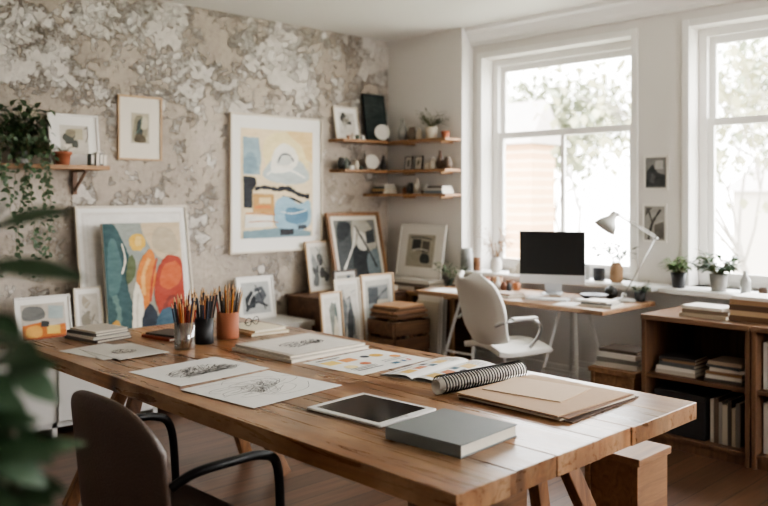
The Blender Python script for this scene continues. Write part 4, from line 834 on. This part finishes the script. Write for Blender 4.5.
# ------------------------------------------------------------ armchair
o=emp('armchair','dark brown leather tub armchair with black metal arms','chair',(1.180,2.185,0),(0,0,R(2)))
lea=mat((72,55,45),.42,0,.15,14,.25,160)
g=G(); nx,nz=21,11; vs=[]
for j in range(nz):
    v=j/(nz-1)
    for i in range(nx):
        u=-1+2*i/(nx-1); top=.905-.13*abs(u)**2.6; z=.45+(top-.45)*v; a=u*1.12
        x=-.015-.13*math.cos(a)-.04*v; y=.238*math.sin(a)*(1.0+.04*v)/math.sin(1.12)
        vs.append((x,y,z))
g.add(vs,[(j*nx+i,j*nx+i+1,(j+1)*nx+i+1,(j+1)*nx+i) for j in range(nz-1) for i in range(nx-1)],0,True)
mk('backrest',g,lea,o,solid=.026,bevel=.009,seg=3)
g=G(); g.box(-.15,.25,-.225,.225,.43,.505); mk('seat',g,mat((54,42,36),.45,0,.15,14,.25,160),o,bevel=.028,seg=4)
for s in (-1,1):
    g=G(); g.tube(spl([(-.09,s*.240,.68),(-.04,s*.272,.715),(.06,s*.292,.727),(.17,s*.29,.720),(.226,s*.285,.68),(.243,s*.28,.54),(.248,s*.275,.30),(.256,s*.27,0.015)],False,6),.0135,12); mk('armrest',g,blackm,o)
    g=G(); g.tube([(-.12,s*.2,.43),(-.22,s*.25,0.012)],.011,10); mk('leg',g,blackm,o)
g=G(); g.tube([(.246,-.275,.415),(.246,.275,.415)],.009,8); g.tube([(-.12,-.21,.42),(-.12,.21,.42)],.009,8); g.tube([(.246,-.2,.42),(-.12,-.2,.422)],.008,8); g.tube([(.246,.2,.42),(-.12,.2,.422)],.008,8); mk('seat_frame',g,blackm,o)
# ------------------------------------------------------------ foreground plant
o=emp('rubber_plant','tall leafy green houseplant in a clay floor pot','plant',(.328,.872,0),(0,0,R(-44)))
g=G(); g.lathe([(.12,0),(.125,.01),(.16,.30),(.168,.30),(.168,.33),(.152,.33),(.148,.28),(0,.28)],28); mk('pot',g,terra,o)
g=G(); g.lathe([(.148,.281),(.148,.295),(0,.30)],20); mk('soil',g,mat((56,42,34),.95,0,.3,60),o)
rr=random.Random(11); gs=G(); gl=G(); SC=.00104
def pz(px,py,dy=0): return Vector(((px-22)*SC,dy,1.45-(py-196)*SC))
stems=[[(0,0,.29),(-.04,.0,.7),(-.05,0,1.05),(-.06,0,1.43)],[(.02,.02,.29),(.0,.03,.6),(-.01,.02,.9),(-.02,0,1.22)],[(-.03,-.02,.29),(-.06,-.04,.6),(-.07,-.05,.95),(-.06,-.05,1.30)]]
for st in stems:
    q=spl(st,False,6); gs.tube(q,[.010]+[.008]*8+[.006]*(len(q)-9),8)
for (a,b,dy,w) in [((-35,230),(52,206),.05,.042),((-20,266),(86,270),.0,.038),((-35,290),(6,262),.03,.03),((-35,240),(-2,200),.02,.03),((-30,320),(14,334),.02,.03)]:
    p=pz(a[0],a[1],dy); q=pz(b[0],b[1],dy-.02); gl.leaf(p,q-p,(0,-.6,1),(q-p).length,w,0,8,.10)
for i in range(74):
    a=rr.uniform(0,6.283); z=rr.uniform(1.03,1.28); b=Vector((rr.uniform(-.075,-.035),rr.uniform(-.06,.04),z))
    d=Vector((math.cos(a),math.sin(a)*.7,rr.uniform(-.35,.6))); L=rr.uniform(.055,.08)*(1 if z<1.22 else .75)
    gs.tube([b,b+d.normalized()*.016],.002,5); gl.leaf(b+d.normalized()*.015,d,(0,-.5,1),L,rr.uniform(.038,.054),0,7,.35)
for i in range(30):
    a=rr.uniform(0,6.283); z=rr.uniform(.5,1.06); b=Vector((rr.uniform(-.06,-.01),rr.uniform(-.04,.05),z)); d=Vector((math.cos(a),math.sin(a),rr.uniform(-.2,.5)))
    gl.leaf(b,d,(0,0,1),rr.uniform(.07,.1),rr.uniform(.04,.055),0,7,.35)
mk('stem',gs,mat((70,62,44),.7),o); mk('foliage',gl,dgreen,o)
# ------------------------------------------------------------ outside
g=G(); g.box(XW+.5,45,-40,60,-3.3,-3.2); mk('garden_ground',g,mat((170,172,156),.95,0,.1,.6),None,label='pale garden lawn outside the windows',cat='ground',kind='stuff')
def brick(c1,c2,mo):
    m,t,b=nt('brick'); N=t.nodes; L=t.links; tc=N.new('ShaderNodeTexCoord'); sx=N.new('ShaderNodeSeparateXYZ'); cx=N.new('ShaderNodeCombineXYZ'); L.new(tc.outputs['Object'],sx.inputs[0])
    ad=N.new('ShaderNodeMath'); L.new(sx.outputs['X'],ad.inputs[0]); L.new(sx.outputs['Y'],ad.inputs[1]); L.new(ad.outputs[0],cx.inputs['X']); L.new(sx.outputs['Z'],cx.inputs['Y'])
    br=N.new('ShaderNodeTexBrick'); br.inputs['Scale'].default_value=1; br.inputs['Brick Width'].default_value=2.2; br.inputs['Row Height'].default_value=.18; br.inputs['Mortar Size'].default_value=.02
    br.inputs['Color1'].default_value=rgb(c1); br.inputs['Color2'].default_value=rgb(c2); br.inputs['Mortar'].default_value=rgb(mo); L.new(cx.outputs[0],br.inputs['Vector']); L.new(br.outputs['Color'],b.inputs['Base Color']); b.inputs['Roughness'].default_value=.9
    return m
def house(x,y0,y1,zt,m,label,dep=5):
    o=emp('house',label,'house',(0,0,0)); g=G(); g.box(x,x+dep,y0,y1,-3.19,zt)
    mk('walls',g,m,o)
    g=G(); q=dep/2; g.add([(x-.2,y0-.1,zt),(x-.2,y1+.3,zt),(x+q,y1+.3,zt+.9),(x+q,y0-.1,zt+.9),(x+dep+.2,y0-.1,zt),(x+dep+.2,y1+.3,zt)],[(0,1,2,3),(3,2,5,4),(0,3,4),(1,5,2)]); mk('roof',g,mat((160,152,148),.9,0,.1,4),o)
    y=y0+.9
    while y<y1-1.2:
        for z in (-2.2,.2):
            g=G(); g.box(x-.05,x,y,y+.8,z,z+1.3,0); g.box(x-.06,x-.05,y+.06,y+.74,z+.06,z+1.24,1); mk('house_window',g,[trimw,mat((110,118,126),.2)],o)
        y+=1.7
house(13.5,9.72,13,2.5,brick((176,138,104),(188,152,118),(208,184,158)),'tan timber clad house seen through the window',.8)
house(26,3,11,1.6,mat((176,168,160),.85,0,.05,2),'pale rendered house beyond the trees')
def tree(x,y,h,seed,label,lc,nl=700,bark=(128,122,114),sp=.45,ls=(.16,.32)):
    rr=random.Random(seed); o=emp('tree',label,'tree',(x,y,-3.19)); g=G(); tips=[]
    def br(p,d,L,r,dep):
        q=p+d*L; m=(p+q)/2+Vector((rr.uniform(-1,1),rr.uniform(-1,1),0))*L*.06
        g.tube([p,m,q],[r,r*.85,r*.7],6 if dep<2 else 4,0,cap=False); tips.append((q,dep)); tips.append((m,dep))
        if dep>=5: return
        for k in range(3 if dep<4 else 2):
            a=rr.uniform(0,6.283); n=(d+Vector((math.cos(a),math.sin(a),rr.uniform(-.1,.4)))*rr.uniform(.35,.65)).normalized(); br(q,n,L*rr.uniform(.62,.8),r*.55,dep+1)
    br(Vector((0,0,.02)),Vector((0,0,1)),h*.3,h*.011,0)
    mk('trunk',g,mat(bark,.9,0,.1,4),o); tp=[t for t,d in tips if d>=3]; g=G()
    for i in range(nl):
        p=rr.choice(tp)+Vector((rr.gauss(0,sp),rr.gauss(0,sp),rr.gauss(0,sp))); s=rr.uniform(*ls)
        g.leaf(p,(rr.uniform(-1,1),rr.uniform(-1,1),rr.uniform(-1,1)),(0,0,1),s,s*.75,0,2,.2)
    mk('foliage',g,mat(lc,.8,0,.25,1.2),o)
tree(17.8,11.6,8.5,2,'pale branching garden tree outside the window',(132,136,114),2600)
tree(11.5,4.2,7.5,4,'garden tree with soft pale leaves outside',(146,144,118),1300,ls=(.12,.24))
tree(19,6.2,8.5,6,'tall garden tree with sparse pale leaves',(128,134,112),2800)
g=G(); rr=random.Random(4)
for i in range(3000):
    p=Vector((rr.uniform(8,8.9),rr.uniform(-2,14),-3.05+2.1*rr.random()**.6)); g.leaf(p,(rr.uniform(-1,0),rr.uniform(-1,1),rr.uniform(0,1)),(0,0,1),.2,.14,0,2,.2)
g.box(8.2,8.6,-2,14,-3.19,-1.4,0); mk('hedge',g,mat((130,138,112),.9,0,.15,3),None,label='clipped green garden hedge',cat='hedge',kind='stuff')
# ------------------------------------------------------------ light
w=bpy.data.worlds.new('sky'); scene.world=w; w.use_nodes=True; t=w.node_tree; bg=t.nodes['Background']
tc=t.nodes.new('ShaderNodeTexCoord'); sp=t.nodes.new('ShaderNodeSeparateXYZ'); t.links.new(tc.outputs['Generated'],sp.inputs[0])
cr_=t.nodes.new('ShaderNodeValToRGB'); cr_.color_ramp.elements[0].position=.45; cr_.color_ramp.elements[0].color=(.83,.81,.78,1); cr_.color_ramp.elements[1].position=.75; cr_.color_ramp.elements[1].color=(.94,.96,.985,1)
mr=t.nodes.new('ShaderNodeMapRange'); mr.inputs['From Min'].default_value=-1; t.links.new(sp.outputs['Z'],mr.inputs['Value']); t.links.new(mr.outputs['Result'],cr_.inputs['Fac'])
t.links.new(cr_.outputs['Color'],bg.inputs['Color']); bg.inputs['Strength'].default_value=15.5
def portal(name,loc,rot,sx,sy):
    l=bpy.data.lights.new(name,'AREA'); l.shape='RECTANGLE'; l.size=sx; l.size_y=sy; l.cycles.is_portal=True
    o=bpy.data.objects.new(name,l); COL.objects.link(o); o.location=loc; o.rotation_euler=rot
zc=(ZS+ZT)/2; zh=ZT-ZS
for n_,(a,b) in enumerate((W1,W2,(-.65,.75))): portal('window_light_%d'%n_,(XW+.29,(a+b)/2,zc),(R(90),0,R(90)),b-a,zh)
portal('window_light_side',(3.4,-2.09,1.7),(R(90),0,R(180)),1.6,1.8)  # portal over the added fill window
# ------------------------------------------------------------ camera
cd=bpy.data.cameras.new('camera'); cam=bpy.data.objects.new('camera',cd); COL.objects.link(cam)
cam.location=(0,0,1.45); cam.rotation_euler=(R(90),0,R(-44.03)); cd.sensor_width=36; cd.lens=38.44; cd.shift_y=-.0742; cd.clip_start=.05; cd.clip_end=200
cd.dof.use_dof=True; cd.dof.focus_distance=3.0; cd.dof.aperture_fstop=2.2
scene.camera=cam
scene.view_settings.view_transform='AgX'; scene.view_settings.look='AgX - Medium High Contrast'; scene.view_settings.exposure=.55
